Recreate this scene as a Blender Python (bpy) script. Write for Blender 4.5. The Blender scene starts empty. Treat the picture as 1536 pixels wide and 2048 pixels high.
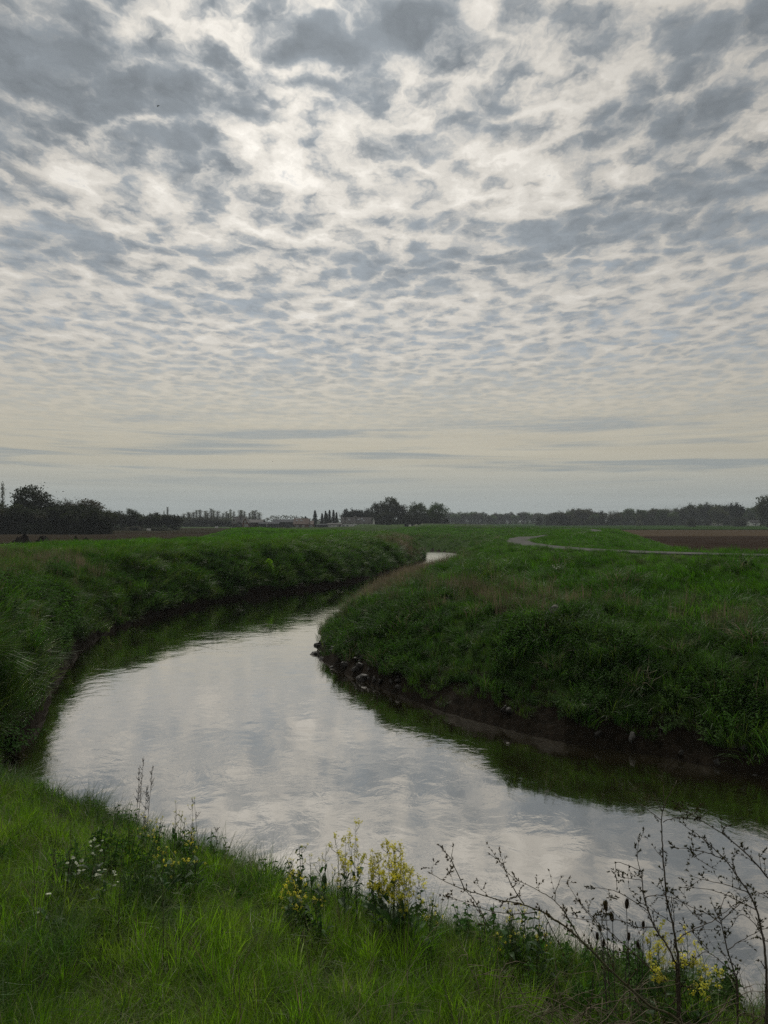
import bpy, bmesh, math, random
import numpy as np
from mathutils import Vector, Matrix, Quaternion, Euler

sc = bpy.context.scene
COL = sc.collection
R = math.radians
random.seed(7)
RNG = np.random.default_rng(11)

# ------------------------------------------------------------------ camera
CAM_H = 5.3          # eye height above the water
FPX = 1500.0         # focal length in photo pixels (photo 1536 x 2048)
HOR = 1042.0         # photo row of the horizon
cam_d = bpy.data.cameras.new('camera')
cam = bpy.data.objects.new('camera', cam_d)
COL.objects.link(cam)
cam.location = (0, 0, CAM_H)
cam.rotation_euler = (R(90) + math.atan((HOR - 1024) / FPX), 0, 0)
cam_d.sensor_fit = 'VERTICAL'
cam_d.sensor_height = 24.0
cam_d.lens = FPX / 2048.0 * 24.0
cam_d.clip_start = 0.05
cam_d.clip_end = 20000
sc.camera = cam
sc.view_settings.view_transform = 'Standard'
sc.view_settings.look = 'None'
sc.view_settings.exposure = 0.5
sc.view_settings.gamma = 1.0
sc.view_settings.use_curve_mapping = False
sc.cycles.use_denoising = False
try:
    sc.cycles.denoiser = 'OPENIMAGEDENOISE'
    sc.cycles.denoising_prefilter = 'ACCURATE'
except Exception:
    pass
sc.cycles.max_bounces = 7
sc.cycles.diffuse_bounces = 3
sc.cycles.glossy_bounces = 3
sc.cycles.transmission_bounces = 4
sc.cycles.transparent_max_bounces = 8
sc.cycles.volume_bounces = 0
sc.cycles.caustics_reflective = False
sc.cycles.caustics_refractive = False
sc.cycles.sample_clamp_indirect = 2.0
sc.cycles.sample_clamp_direct = 3.0
sc.cycles.use_adaptive_sampling = True
sc.cycles.adaptive_threshold = 0.008


# ------------------------------------------------------------------ node helper
class S:
    """A node socket with arithmetic."""
    def __init__(self, nt, sock):
        self.nt, self.s = nt, sock

    def _m(self, op, *others, clamp=False):
        n = self.nt.nodes.new('ShaderNodeMath')
        n.operation = op
        n.use_clamp = clamp
        for i, o in enumerate((self,) + others):
            if isinstance(o, S):
                self.nt.links.new(o.s, n.inputs[i])
            else:
                n.inputs[i].default_value = o
        return S(self.nt, n.outputs[0])

    def __add__(self, o): return self._m('ADD', o)
    __radd__ = __add__
    def __mul__(self, o): return self._m('MULTIPLY', o)
    __rmul__ = __mul__
    def __sub__(self, o): return self._m('SUBTRACT', o)
    def __rsub__(self, o): return (self * -1.0) + o
    def __truediv__(self, o): return self._m('DIVIDE', o)
    def __rtruediv__(self, o): return self._m('POWER', -1.0) * o
    def __pow__(self, o): return self._m('POWER', o)
    def max(self, o): return self._m('MAXIMUM', o)
    def min(self, o): return self._m('MINIMUM', o)
    def exp(self): return self._m('EXPONENT')
    def abs(self): return self._m('ABSOLUTE')
    def clamp(self): return self._m('ADD', 0.0, clamp=True)
    def smooth(self, a, b, lo=0.0, hi=1.0, kind='SMOOTHSTEP'):
        n = self.nt.nodes.new('ShaderNodeMapRange')
        n.interpolation_type = kind
        self.nt.links.new(self.s, n.inputs[0])
        for i, v in zip((1, 2, 3, 4), (a, b, lo, hi)):
            if isinstance(v, S):
                self.nt.links.new(v.s, n.inputs[i])
            else:
                n.inputs[i].default_value = v
        return S(self.nt, n.outputs[0])


def put(nt, v, sock):
    if isinstance(v, S):
        nt.links.new(v.s, sock)
    elif isinstance(v, bpy.types.NodeSocket):
        nt.links.new(v, sock)
    elif isinstance(v, (tuple, list)) and len(v) == 3 and sock.type == 'RGBA':
        sock.default_value = (*v, 1)
    else:
        sock.default_value = v


def noise(nt, vec, scale=1.0, detail=3.0, rough=0.5, dist=0.0, lac=2.0, color=False, dim='3D'):
    n = nt.nodes.new('ShaderNodeTexNoise')
    n.noise_dimensions = dim
    put(nt, vec, n.inputs['Vector'])
    n.inputs['Scale'].default_value = scale
    n.inputs['Detail'].default_value = detail
    n.inputs['Roughness'].default_value = rough
    n.inputs['Lacunarity'].default_value = lac
    n.inputs['Distortion'].default_value = dist
    return S(nt, n.outputs['Color' if color else 0])


def mixc(nt, f, a, b, mode='MIX'):
    n = nt.nodes.new('ShaderNodeMix')
    n.data_type = 'RGBA'
    n.blend_type = mode
    put(nt, f, n.inputs[0])
    put(nt, a, n.inputs[6])
    put(nt, b, n.inputs[7])
    return S(nt, n.outputs[2])


def vecm(nt, op, a, b=None, scale=None):
    n = nt.nodes.new('ShaderNodeVectorMath')
    n.operation = op
    put(nt, a, n.inputs[0])
    if b is not None:
        put(nt, b, n.inputs[1])
    if scale is not None:
        put(nt, scale, n.inputs['Scale'])
    return S(nt, n.outputs['Value' if op in ('DOT_PRODUCT', 'LENGTH', 'DISTANCE') else 0])


def comb(nt, x, y, z=0.0):
    n = nt.nodes.new('ShaderNodeCombineXYZ')
    for i, v in enumerate((x, y, z)):
        put(nt, v, n.inputs[i])
    return S(nt, n.outputs[0])


def sep(nt, v):
    n = nt.nodes.new('ShaderNodeSeparateXYZ')
    put(nt, v, n.inputs[0])
    return [S(nt, o) for o in n.outputs]


# ------------------------------------------------------------------ world: broken altocumulus in front of a veiled sun
SUN_EL, SUN_AZ = 47.0, -7.0       # azimuth clockwise from +Y (the view direction)
sun_dir = Vector((math.sin(R(SUN_AZ)) * math.cos(R(SUN_EL)), math.cos(R(SUN_AZ)) * math.cos(R(SUN_EL)), math.sin(R(SUN_EL))))
world = bpy.data.worlds.new('World')
sc.world = world
world.use_nodes = True
wt = world.node_tree
world.cycles.sampling_method = 'MANUAL'
world.cycles.sample_map_resolution = 512
wt.nodes.clear()
wo = wt.nodes.new('ShaderNodeOutputWorld')
bg = wt.nodes.new('ShaderNodeBackground')
wt.links.new(bg.outputs[0], wo.inputs[0])
bg.inputs['Strength'].default_value = 0.071
sky = wt.nodes.new('ShaderNodeTexSky')
sky.sky_type = 'NISHITA'
sky.sun_disc = False
sky.sun_elevation = R(SUN_EL)
sky.sun_rotation = R(SUN_AZ)
sky.dust_density = 2.0
tc = wt.nodes.new('ShaderNodeTexCoord')
D = S(wt, tc.outputs['Generated'])
dx, dy, dz = sep(wt, D)
zc = dz.max(0.0) + 0.012
# coordinates on the cloud deck: 1 unit = the height of the deck
P = comb(wt, dx / zc, dy / zc, 0.0)
yv = dy / zc
Pa = comb(wt, dx / zc, yv * 0.74, 0.0)      # cells look rounder than a flat deck: they have height
warp = noise(wt, Pa, 3.0, 2, 0.5, color=True, dim='2D')
wv = vecm(wt, 'SCALE', vecm(wt, 'SUBTRACT', warp, (0.5, 0.5, 0.5)), scale=0.17)
Pw = vecm(wt, 'ADD', P, wv)
Pb = vecm(wt, 'ADD', Pa, wv)
#(wt, 'SCALE', vecm(wt, 'SUBTRACT', warp, (0.5, 0.5, 0.5)), scale=0.30))
warp2 = noise(wt, Pa, 14.0, 3, 0.6, color=True, dim='2D')
Pw2 = vecm(wt, 'ADD', Pb, vecm(wt, 'SCALE', vecm(wt, 'SUBTRACT', warp2, (0.5, 0.5, 0.5)), scale=0.11))
# cells of the deck
vor = wt.nodes.new('ShaderNodeTexVoronoi')
vor.voronoi_dimensions = '2D'
vor.feature = 'SMOOTH_F1'
vor.inputs['Scale'].default_value = 9.6
vor.inputs['Smoothness'].default_value = 0.45
vor.inputs['Randomness'].default_value = 1.0
rot = wt.nodes.new('ShaderNodeMapping')
rot.inputs['Rotation'].default_value = (0, 0, R(-16))
rot.inputs['Scale'].default_value = (0.88, 1.0, 1)
put(wt, Pw2, rot.inputs[0])
wt.links.new(rot.outputs[0], vor.inputs['Vector'])
cell = S(wt, vor.outputs['Distance'])                # 0 centre .. ~0.7 edge
fine = noise(wt, Pw2, 17.0, 5, 0.64, 0.0, dim='2D')
mid = noise(wt, Pb, 4.0, 5, 0.58, 0.1, dim='2D')
big = noise(wt, P, 1.1, 2, 0.5, 0.0, dim='2D')
thick = (0.41 - cell) * 1.2 + (fine - 0.5) * 1.05 + (mid - 0.5) * 1.25 + (big - 0.5) * 0.6 + 0.42
# the individual thick banks and thin openings of this sky, on the deck: (px, py, rx, ry, amount)
BANKS = [(230, 205, 330, 95, .52), (60, 80, 300, 130, .48), (770, 55, 190, 75, .75), (500, 150, 70, 50, .45),
         (180, 490, 150, 45, .45), (1330, 395, 230, 60, .60), (1080, 475, 130, 45, .50), (850, 530, 150, 45, .40), (1460, 130, 140, 170, .45),
         (1230, 240, 120, 60, .34), (430, 320, 90, 45, .36), (1100, 60, 250, 60, .26), (60, 360, 130, 40, .3),
         (760, 285, 70, 30, .3), (480, 590, 45, 14, .35),
         (590, 190, 60, 55, -.75), (660, 300, 200, 90, -.40), (500, 265, 60, 40, -.75), (440, 135, 34, 30, -.8), (620, 110, 50, 24, -.7),
         (900, 350, 230, 70, -.34), (1230, 100, 90, 60, -.25), (190, 335, 110, 26, -.5), (255, 175, 40, 22, -.4), (240, 20, 50, 30, -.45),
         (500, 430, 260, 50, -.24), (1250, 310, 170, 30, -.22), (830, 455, 200, 18, -.30), (700, 620, 500, 60, -.14), (150, 560, 250, 30, -.28),
         (1120, 378, 40, 14, -.62), (1098, 340, 16, 26, -.5), (595, 510, 34, 14, -.6), (1380, 545, 150, 25, -.2)]
acc = None
for (px, py, rx, ry, a) in BANKS:
    h = HOR - py
    ru, rv = 1.5 * rx / h, 1.5 * FPX * ry / h ** 2
    mp = wt.nodes.new('ShaderNodeMapping')
    put(wt, Pw, mp.inputs[0])
    mp.inputs['Scale'].default_value = (1 / ru, 1 / rv, 0)
    mp.inputs['Location'].default_value = (-(px - 768) / h / ru, -FPX / h / rv, 0)
    gr = wt.nodes.new('ShaderNodeTexGradient')
    gr.gradient_type = 'SPHERICAL'
    wt.links.new(mp.outputs[0], gr.inputs[0])
    g = S(wt, gr.outputs[1])
    acc = g * a if acc is None else g._m('MULTIPLY_ADD', a, acc)
thick = thick + acc
# angle to the sun
GE = 35.0                                     # the lobe looks lowest where the deck is thinnest
glow_dir = (math.sin(R(SUN_AZ)) * math.cos(R(GE)), math.cos(R(SUN_AZ)) * math.cos(R(GE)), math.sin(R(GE)))
sd = vecm(wt, 'DOT_PRODUCT', D, glow_dir)
glow = ((1.0 - sd) * -6.0).exp()             # wide forward-scattering lobe
glow2 = ((1.0 - sd) * -45.0).exp()
lift = dz.smooth(0.0, 0.5)
t = thick
lit = 0.43 + glow * 0.35 + glow2 * 0.20
shade = 0.155 + glow * 0.11 + (1.0 - lift) * 0.25
sg = 1.0 / (((t - 0.41) * 5.4).exp() + 1.0)           # soft step from thin lit cloud to thick shaded cloud
thin = ((t + 0.1) * -5.0).min(1.2).exp() * 0.05 * glow  # the very thin edges let the sun through
shade = shade * (0.97 + (mid - 0.5) * 0.9 + (fine - 0.5) * 0.7)
bri = shade + (lit - shade).max(0.0) * sg + thin
ccol = mixc(wt, t.smooth(0.1, 0.9), (1.02, 0.975, 0.895), (0.885, 0.985, 1.075))
cloud = vecm(wt, 'SCALE', ccol, scale=bri * 10.0)
# clear gaps where the deck is thinnest
gap = thick.smooth(-0.80, -0.42, 1.0, 0.0) * 0.65
nish = vecm(wt, 'MULTIPLY', S(wt, sky.outputs[0]), (0.36, 0.42, 0.46))
deck = mixc(wt, gap, cloud, nish)
# low veil near the horizon: warm haze, with long thin streaks of stratus
az = dx / dy.abs().max(0.05)
st = noise(wt, comb(wt, az * 1.7, dz * 42.0 + 4.7, 0), 1.5, 5, 0.6, 0.3, dim='2D')
st2 = noise(wt, comb(wt, az * 2.6, dz * 75.0 + 3.1, 0), 1.5, 4, 0.55, 0.2, dim='2D')
warm = mixc(wt, dz.smooth(0.01, 0.10), (0.350, 0.383, 0.372), (0.480, 0.448, 0.358))
warm = vecm(wt, 'SCALE', warm, scale=(0.88 + glow * 0.42 + (st2 - 0.5) * 0.22) * 10.0)
streakm = st.smooth(0.46, 0.68) * dz.smooth(0.03, 0.07) * dz.smooth(0.17, 0.11)
warm = mixc(wt, streakm * 0.75, warm, vecm(wt, 'SCALE', comb(wt, 0.275, 0.320, 0.340), scale=(0.84 + glow * 0.25) * 10.0))
vf = dz.smooth(0.07, 0.25, 1.0, 0.0)
final = mixc(wt, vf, deck, warm)
wt.links.new(final.s, bg.inputs['Color'])

# the veiled sun
sl = bpy.data.lights.new('sun', 'SUN')
sl.energy = 1.5
sl.angle = R(12)
sl.color = (1.0, 0.95, 0.86)
so = bpy.data.objects.new('sun', sl)
COL.objects.link(so)
so.rotation_euler = sun_dir.to_track_quat('Z', 'Y').to_euler()
so.location = (0, -20, 60)

# ------------------------------------------------------------------ general helpers
def at(px, py, d):
    """World point on the ray of a photo pixel at forward distance d."""
    return Vector(((px - 768.0) / FPX * d, d, CAM_H + (HOR - py) / FPX * d))


def tag(o, label=None, cat=None, group=None, kind=None):
    if label: o['label'] = label
    if cat: o['category'] = cat
    if group: o['group'] = group
    if kind: o['kind'] = kind
    return o


def mesh_from(name, verts, faces, mat=None, smooth=False):
    me = bpy.data.meshes.new(name)
    me.from_pydata([tuple(v) for v in verts], [], faces)
    if mat is not None:
        for m in (mat if isinstance(mat, (list, tuple)) else [mat]):
            me.materials.append(m)
    if smooth:
        me.polygons.foreach_set('use_smooth', [True] * len(me.polygons))
    me.update()
    return me


def add(name, me, parent=None, loc=None):
    o = bpy.data.objects.new(name, me)
    COL.objects.link(o)
    if parent is not None:
        o.parent = parent
    if loc is not None:
        o.location = loc
    return o


def empty(name, loc, rz=0.0, scale=1.0):
    o = bpy.data.objects.new(name, None)
    o.empty_display_size = 0.2
    COL.objects.link(o)
    o.location = loc
    o.rotation_euler = (0, 0, rz)
    o.scale = (scale, scale, scale) if not isinstance(scale, tuple) else scale
    return o


def copy_tree(o, parent=None):
    c = o.copy()
    COL.objects.link(c)
    c.parent = parent
    for ch in list(o.children):
        copy_tree(ch, c)
    return c


class MB:
    """Collects shapes for one mesh."""
    def __init__(self):
        self.v, self.f, self.m = [], [], []

    def face(self, pts, mi=0):
        n = len(self.v)
        self.v += [tuple(p) for p in pts]
        self.f.append(tuple(range(n, n + len(pts))))
        self.m.append(mi)

    def box(self, x0, x1, y0, y1, z0, z1, mi=0):
        n = len(self.v)
        self.v += [(x, y, z) for z in (z0, z1) for y in (y0, y1) for x in (x0, x1)]
        for q in ((0, 2, 3, 1), (4, 5, 7, 6), (0, 1, 5, 4), (2, 6, 7, 3), (0, 4, 6, 2), (1, 3, 7, 5)):
            self.f.append(tuple(n + i for i in q)); self.m.append(mi)

    def tube(self, pts, rads, n=5, mi=0, cap=True):
        pts = [Vector(p) for p in pts]
        if len(pts) < 2:
            return
        base = len(self.v)
        up = None
        for i, p in enumerate(pts):
            t = (pts[min(i + 1, len(pts) - 1)] - pts[max(i - 1, 0)])
            if t.length < 1e-9:
                t = Vector((0, 0, 1))
            t.normalize()
            if up is None:
                up = t.orthogonal().normalized()
            up = (up - t * up.dot(t))
            up = up.normalized() if up.length > 1e-6 else t.orthogonal().normalized()
            b = t.cross(up)
            for k in range(n):
                a = 2 * math.pi * k / n
                self.v.append(tuple(p + (up * math.cos(a) + b * math.sin(a)) * rads[i]))
        for i in range(len(pts) - 1):
            for k in range(n):
                a, b2 = base + i * n + k, base + i * n + (k + 1) % n
                self.f.append((a, b2, b2 + n, a + n)); self.m.append(mi)
        if cap:
            self.f.append(tuple(base + (len(pts) - 1) * n + k for k in range(n))); self.m.append(mi)
            self.f.append(tuple(base + k for k in reversed(range(n)))); self.m.append(mi)

    def mesh(self, name, mats, smooth=False):
        me = mesh_from(name, self.v, self.f, mats, smooth)
        if any(self.m):
            me.polygons.foreach_set('material_index', self.m)
        return me

    def build(self, name, mats, parent=None, smooth=False, loc=None):
        return add(name, self.mesh(name, mats, smooth), parent, loc)


# ------------------------------------------------------------------ materials
def new_mat(name):
    m = bpy.data.materials.new(name)
    m.use_nodes = True
    nt = m.node_tree
    nt.nodes.clear()
    out = nt.nodes.new('ShaderNodeOutputMaterial')
    return m, nt, out


def wpos(nt):
    g = nt.nodes.new('ShaderNodeNewGeometry')
    return S(nt, g.outputs['Position'])


def objrand(nt):
    g = nt.nodes.new('ShaderNodeObjectInfo')
    return S(nt, g.outputs['Random'])


def ocoord(nt):
    g = nt.nodes.new('ShaderNodeTexCoord')
    return S(nt, g.outputs['Object'])


def bsdf(nt, out, col, rough=0.9, bump=None, bstr=0.3, bdist=0.02, spec=0.3, normal=None):
    b = nt.nodes.new('ShaderNodeBsdfPrincipled')
    put(nt, col, b.inputs['Base Color'])
    put(nt, rough, b.inputs['Roughness'])
    b.inputs['Specular IOR Level'].default_value = spec
    if bump is not None:
        bn = nt.nodes.new('ShaderNodeBump')
        put(nt, bump, bn.inputs['Height'])
        bn.inputs['Strength'].default_value = bstr
        bn.inputs['Distance'].default_value = bdist
        nt.links.new(bn.outputs[0], b.inputs['Normal'])
    nt.links.new(b.outputs[0], out.inputs[0])
    return b


def mat_leaf(name, cols, pscale=0.6, trans=0.45, rough=0.55, spec=0.25, tint=(1.0, 1.25, 0.45)):
    """Leaf or blade: diffuse + translucent, colour varies by place and by instance. cols: three colours."""
    m, nt, out = new_mat(name)
    pn = noise(nt, wpos(nt), pscale, 3, 0.6)
    r = objrand(nt)
    c = mixc(nt, pn.smooth(0.34, 0.64), cols[0], cols[1])
    c = mixc(nt, r.smooth(0.45, 1.0) * 0.8, c, cols[2])
    hv = nt.nodes.new('ShaderNodeHueSaturation')
    put(nt, c, hv.inputs['Color'])
    put(nt, (r * 7.31)._m('FRACT') * 0.8 + 0.6, hv.inputs['Value'])
    col = S(nt, hv.outputs[0])
    p = nt.nodes.new('ShaderNodeBsdfPrincipled')
    put(nt, col, p.inputs['Base Color'])
    p.inputs['Roughness'].default_value = rough
    p.inputs['Specular IOR Level'].default_value = spec
    tr = nt.nodes.new('ShaderNodeBsdfTranslucent')
    put(nt, mixc(nt, 1.0, col, tint, 'MULTIPLY'), tr.inputs[0])
    mx = nt.nodes.new('ShaderNodeMixShader')
    mx.inputs[0].default_value = trans
    nt.links.new(p.outputs[0], mx.inputs[1]); nt.links.new(tr.outputs[0], mx.inputs[2])
    nt.links.new(mx.outputs[0], out.inputs[0])
    return m


def mat_plain(name, c0, c1, scale=4.0, rough=0.9, bstr=0.3, bdist=0.02, detail=5, spec=0.3, coord='obj'):
    m, nt, out = new_mat(name)
    n = noise(nt, ocoord(nt) if coord == 'obj' else wpos(nt), scale, detail, 0.6)
    bsdf(nt, out, mixc(nt, n.smooth(0.3, 0.7), c0, c1), rough, n, bstr, bdist, spec)
    return m


# ------------------------------------------------------------------ river and dike lay-out (metres, camera at x=0 y=0)
def catmull(pts, step):
    pts = [np.array(p, float) for p in pts]
    pts = [2 * pts[0] - pts[1]] + pts + [2 * pts[-1] - pts[-2]]
    out = []
    for i in range(1, len(pts) - 2):
        p0, p1, p2, p3 = pts[i - 1:i + 3]
        n = max(2, int(np.linalg.norm(p2 - p1) / step))
        for k in range(n):
            t = k / n
            out.append(0.5 * ((2 * p1) + (-p0 + p2) * t + (2 * p0 - 5 * p1 + 4 * p2 - p3) * t * t + (-p0 + 3 * p1 - 3 * p2 + p3) * t ** 3))
    out.append(pts[-2])
    return np.array(out)


LEFT = catmull([(90, -42), (45, -16), (24, -4), (12, 2.6), (7, 5.5), (4.2, 6.9), (2.2, 7.8), (0.6, 8.5), (-1.0, 9.5), (-3.3, 11.1), (-6.2, 13.2), (-8.05, 15.2), (-8.7, 18), (-9.3, 20.2),
                (-10.5, 23.5), (-11.7, 27.6), (-12.8, 32), (-13.2, 36), (-12.8, 41), (-11.6, 47.5), (-9.5, 52.5), (-6.4, 57.6), (-3.3, 64), (-0.8, 73), (1.8, 83), (4.0, 92), (5.6, 103),
                (4.6, 113), (1, 122), (-4, 130), (-11, 138), (-17, 150), (-19, 168), (-13, 190), (0, 218), (12, 260), (10, 320), (0, 400)], 0.35)
RIGHT = catmull([(90, -26), (50, -4), (30, 5), (18, 10.6), (12, 13.4), (9, 15.0), (7.8, 15.7), (6.85, 16.5), (5.8, 17.3), (4.55, 17.9), (3.29, 19.1), (1.89, 20.65), (0.5, 22.8), (-0.77, 25), (-1.97, 27.6),
                 (-2.75, 31), (-2.8, 34.5), (-2.2, 39), (-0.6, 46), (2, 54), (5, 63), (8.2, 76), (11.5, 91), (12.6, 104), (12.2, 118), (9.5, 130), (4, 141), (-3, 148), (-7.5, 158), (-8, 170), (-3, 188), (10, 216), (22, 260), (20, 320), (10, 400)], 0.35)
PATH = catmull([(95, -8), (60, 6), (40, 14), (26, 20.5), (18.5, 25), (14.3, 28), (10.9, 30.8), (8.9, 34), (8.0, 38.5), (8.2, 46), (10.3, 55), (13.5, 63), (17.6, 73), (23, 85), (27.5, 97), (31, 113), (31.5, 130), (26, 148),
                (16, 160), (9, 172), (9, 186), (20, 207), (30, 235), (35, 265), (33, 320), (22, 400)], 0.6)
RIVER_POLY = np.vstack([LEFT, RIGHT[::-1]])
BANK_POLY = np.vstack([RIGHT, PATH[::-1]])           # between the water and the path on the right dike
PLAIN = 1.3                                          # level of the farmland


def inside(poly, x, y):
    x0, y0 = poly[:, 0], poly[:, 1]
    x1, y1 = np.roll(x0, -1), np.roll(y0, -1)
    r = np.zeros(x.shape, bool)
    for a, b, c, d in zip(x0, y0, x1, y1):
        if b == d:
            continue
        r ^= ((b > y) != (d > y)) & (x < (c - a) * (y - b) / (d - b) + a)
    return r


def near(poly, x, y):
    d = np.full(x.shape, 1e18); idx = np.zeros(x.shape, int)
    for i in range(0, len(poly), 64):
        q = poly[i:i + 64]
        dd = (x[..., None] - q[:, 0]) ** 2 + (y[..., None] - q[:, 1]) ** 2
        k = dd.argmin(-1)
        m = np.take_along_axis(dd, k[..., None], -1)[..., 0]
        b = m < d
        d[b] = m[b]; idx[b] = (k + i)[b]
    return np.sqrt(d), idx


def vnoise(x, y, seed=0):
    """Smooth value noise in -1..1 (numpy)."""
    r = np.random.default_rng(seed).uniform(-1, 1, (256, 256))
    xi, yi = np.floor(x).astype(int), np.floor(y).astype(int)
    fx, fy = x - xi, y - yi
    fx, fy = fx * fx * (3 - 2 * fx), fy * fy * (3 - 2 * fy)
    g = lambda a, b: r[a & 255, b & 255]
    return (g(xi, yi) * (1 - fx) + g(xi + 1, yi) * fx) * (1 - fy) + (g(xi, yi + 1) * (1 - fx) + g(xi + 1, yi + 1) * fx) * fy


def fbm(x, y, seed=0, oct=4):
    s, a = 0, 1.0
    for k in range(oct):
        s = s + a * vnoise(x * 2 ** k, y * 2 ** k, seed + k); a *= 0.5
    return s / 1.9


def sstep(a, b, x):
    t = np.clip((x - a) / (b - a), 0, 1)
    return t * t * (3 - 2 * t)


def fields(x, y):
    """Signed lay-out values used by the height field and by the planting."""
    x = np.asarray(x, float); y = np.asarray(y, float)
    dL, iL = near(LEFT, x, y)
    dR, iR = near(RIGHT, x, y)
    dP, iP = near(PATH, x, y)
    river = inside(RIVER_POLY, x, y)
    bank = inside(BANK_POLY, x, y) & ~river
    return dL, iL, dR, iR, dP, river, bank


def height(x, y, full=False):
    x = np.asarray(x, float); y = np.asarray(y, float)
    dL, iL, dR, iR, dP, river, bank = fields(x, y)
    ly = LEFT[iL][..., 1]; lx = LEFT[iL][..., 0]
    lump = fbm(x / 2.6, y / 2.6, 3) * 0.24 + fbm(x / 0.8, y / 0.8, 9, 3) * 0.07
    wob = fbm(x / 1.5, y / 1.5, 21, 3)
    d = np.maximum(dL + wob * 0.28 * sstep(0, 1, dL), 0)
    zl = np.interp(d, [0, .3, .9, 1.8, 3.2, 5.5, 8.5, 12.5, 21, 25], [0, .65, 1.5, 2.2, 2.85, 3.3, 3.55, 3.6, 1.45, PLAIN])
    zs = np.interp(d, [0, .25, .7, 1.4, 2.6, 5, 8.5, 12.5, 21, 25], [0, .9, 1.9, 2.6, 3.05, 3.35, 3.55, 3.6, 1.45, PLAIN])   # undercut stretch of the outer bank
    ws = sstep(34, 24, ly)
    zl = zl * (1 - ws) + zs * ws
    zn = np.interp(d, [0, .35, .9, 2, 4, 6, 8.5, 13, 25, 32], [0, .7, 1.05, 1.32, 1.72, 2.55, 3.72, 4.0, 2.2, PLAIN])
    wn = sstep(16.6, 14.4, ly)
    zl = zl * (1 - wn) + zn * wn
    d = np.maximum(dR + wob * 0.45 * sstep(0, 1.5, dR), 0)
    low = np.interp(d, [0, .35, 1.1, 1.9, 3.0, 4.2], [0, .38, .90, 1.50, 2.02, 2.32])
    tt = np.clip((d - 4.2), 0, None) / (np.clip(d - 4.2, 0, None) + np.clip(dP - 1.9, 0.001, None))
    zr_in = low + (3.86 - 2.32) * np.clip(np.where(tt < .55, tt * 0.95, .5225 + (tt - .55) * 1.06), 0, 1)
    zr_in = np.where(dP < 2.0, np.maximum(zr_in, 4.0 - 0.28 * sstep(1.0, 2.0, dP)), zr_in)
    zr_out = np.interp(dP, [0, 2.4, 10, 14], [4.0, 4.0, 1.45, PLAIN])
    zr_in = zr_in + np.where(d > 1.5, fbm(x / 1.9, y / 1.9, 41, 3) * 0.26 * sstep(1.5, 3, d) * sstep(10, 5, d), 0)
    z = np.where(bank, zr_in, zl)
    # the field side of the right dike
    right_side = ~river & ~bank & (dP < dL) & (dR < dL)
    z = np.where(right_side, zr_out, z)
    far = sstep(60, 14, np.minimum(np.minimum(dL, dR), dP))
    flat = 1 - sstep(2.6, 1.5, dP) * 0.92
    z = z + lump * (0.25 + 0.75 * far) * sstep(0.15, 1.2, np.minimum(dL, dR)) * flat * (0.25 + 0.75 * sstep(40, 10, np.minimum(dL, dR)))
    mound = 0.75 * np.exp(-(((x - 14.0) / 3.0) ** 2 + ((y - 51) / 7.0) ** 2)) + 0.55 * np.exp(-(((x - 23.0) / 4.0) ** 2 + ((y - 66) / 7.0) ** 2))
    z = z + np.where(river, 0, mound * sstep(1.1, 2.6, dP))
    zr = -np.minimum(np.minimum(dL, dR) * 0.75, 1.5)
    z = np.where(river, zr, z)
    if full:
        return z, dL, dR, dP, river, bank, right_side, wn
    return z


def axis(lo, hi, fine_lo, fine_hi, step, grow=1.09):
    a = list(np.arange(fine_lo, fine_hi + 1e-6, step))
    s = step; x = a[-1]
    while x < hi:
        s *= grow; x += s; a.append(min(x, hi))
    s = step; x = a[0]
    while x > lo:
        s *= grow; x -= s; a.insert(0, max(x, lo))
    return np.array(a)


XS = axis(-2600, 2600, -24, 24, 0.32, 1.05)
YS = axis(-400, 2600, 2, 62, 0.32, 1.035)
GX, GY = np.meshgrid(XS, YS)
GZ, gdL, gdR, gdP, griver, gbank, gright, gwn = height(GX, GY, True)
nx, ny = len(XS), len(YS)
ii = (np.arange(ny - 1)[:, None] * nx + np.arange(nx - 1)).ravel()
quads = np.stack([ii, ii + 1, ii + nx + 1, ii + nx], 1)
gm = bpy.data.meshes.new('ground')
gm.vertices.add(nx * ny)
gm.vertices.foreach_set('co', np.stack([GX, GY, GZ], -1).astype(np.float32).ravel())
gm.loops.add(len(quads) * 4)
gm.loops.foreach_set('vertex_index', quads.astype(np.int32).ravel())
gm.polygons.add(len(quads))
gm.polygons.foreach_set('loop_start', np.arange(0, len(quads) * 4, 4, dtype=np.int32))
gm.polygons.foreach_set('loop_total', np.full(len(quads), 4, np.int32))
gm.update(calc_edges=True)
gm.polygons.foreach_set('use_smooth', np.ones(len(quads), bool))
# how far up the bank each point lies: bare mud by the water
mud = np.where(griver, 1.0, np.where(gbank, sstep(1.5, 0.8, gdR), sstep(0.45, 0.15, gdL)))
mud = np.where(griver, mud, mud * sstep(80, 50, GY))
am = gm.attributes.new('mud', 'FLOAT', 'POINT')
am.data.foreach_set('value', mud.astype(np.float32).ravel())
m, nt, out = new_mat('turf_and_mud')
ps = wpos(nt)
n1 = noise(nt, ps, 0.5, 4, 0.6)
n2 = noise(nt, ps, 5.0, 5, 0.65)
n3 = noise(nt, ps, 0.013, 3, 0.55)
grass_c = mixc(nt, n1.smooth(0.35, 0.65), (0.024, 0.050, 0.011), (0.040, 0.072, 0.016))
grass_c = mixc(nt, n2.smooth(0.5, 0.8) * 0.5, grass_c, (0.045, 0.043, 0.018))
grass_c = mixc(nt, n3.smooth(0.48, 0.55) * 0.5, grass_c, (0.030, 0.058, 0.014))
mud_c = mixc(nt, n2.smooth(0.3, 0.7), (0.011, 0.009, 0.006), (0.026, 0.020, 0.014))
atn = nt.nodes.new('ShaderNodeAttribute'); atn.attribute_name = 'mud'
mf = S(nt, atn.outputs['Fac'])
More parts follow.
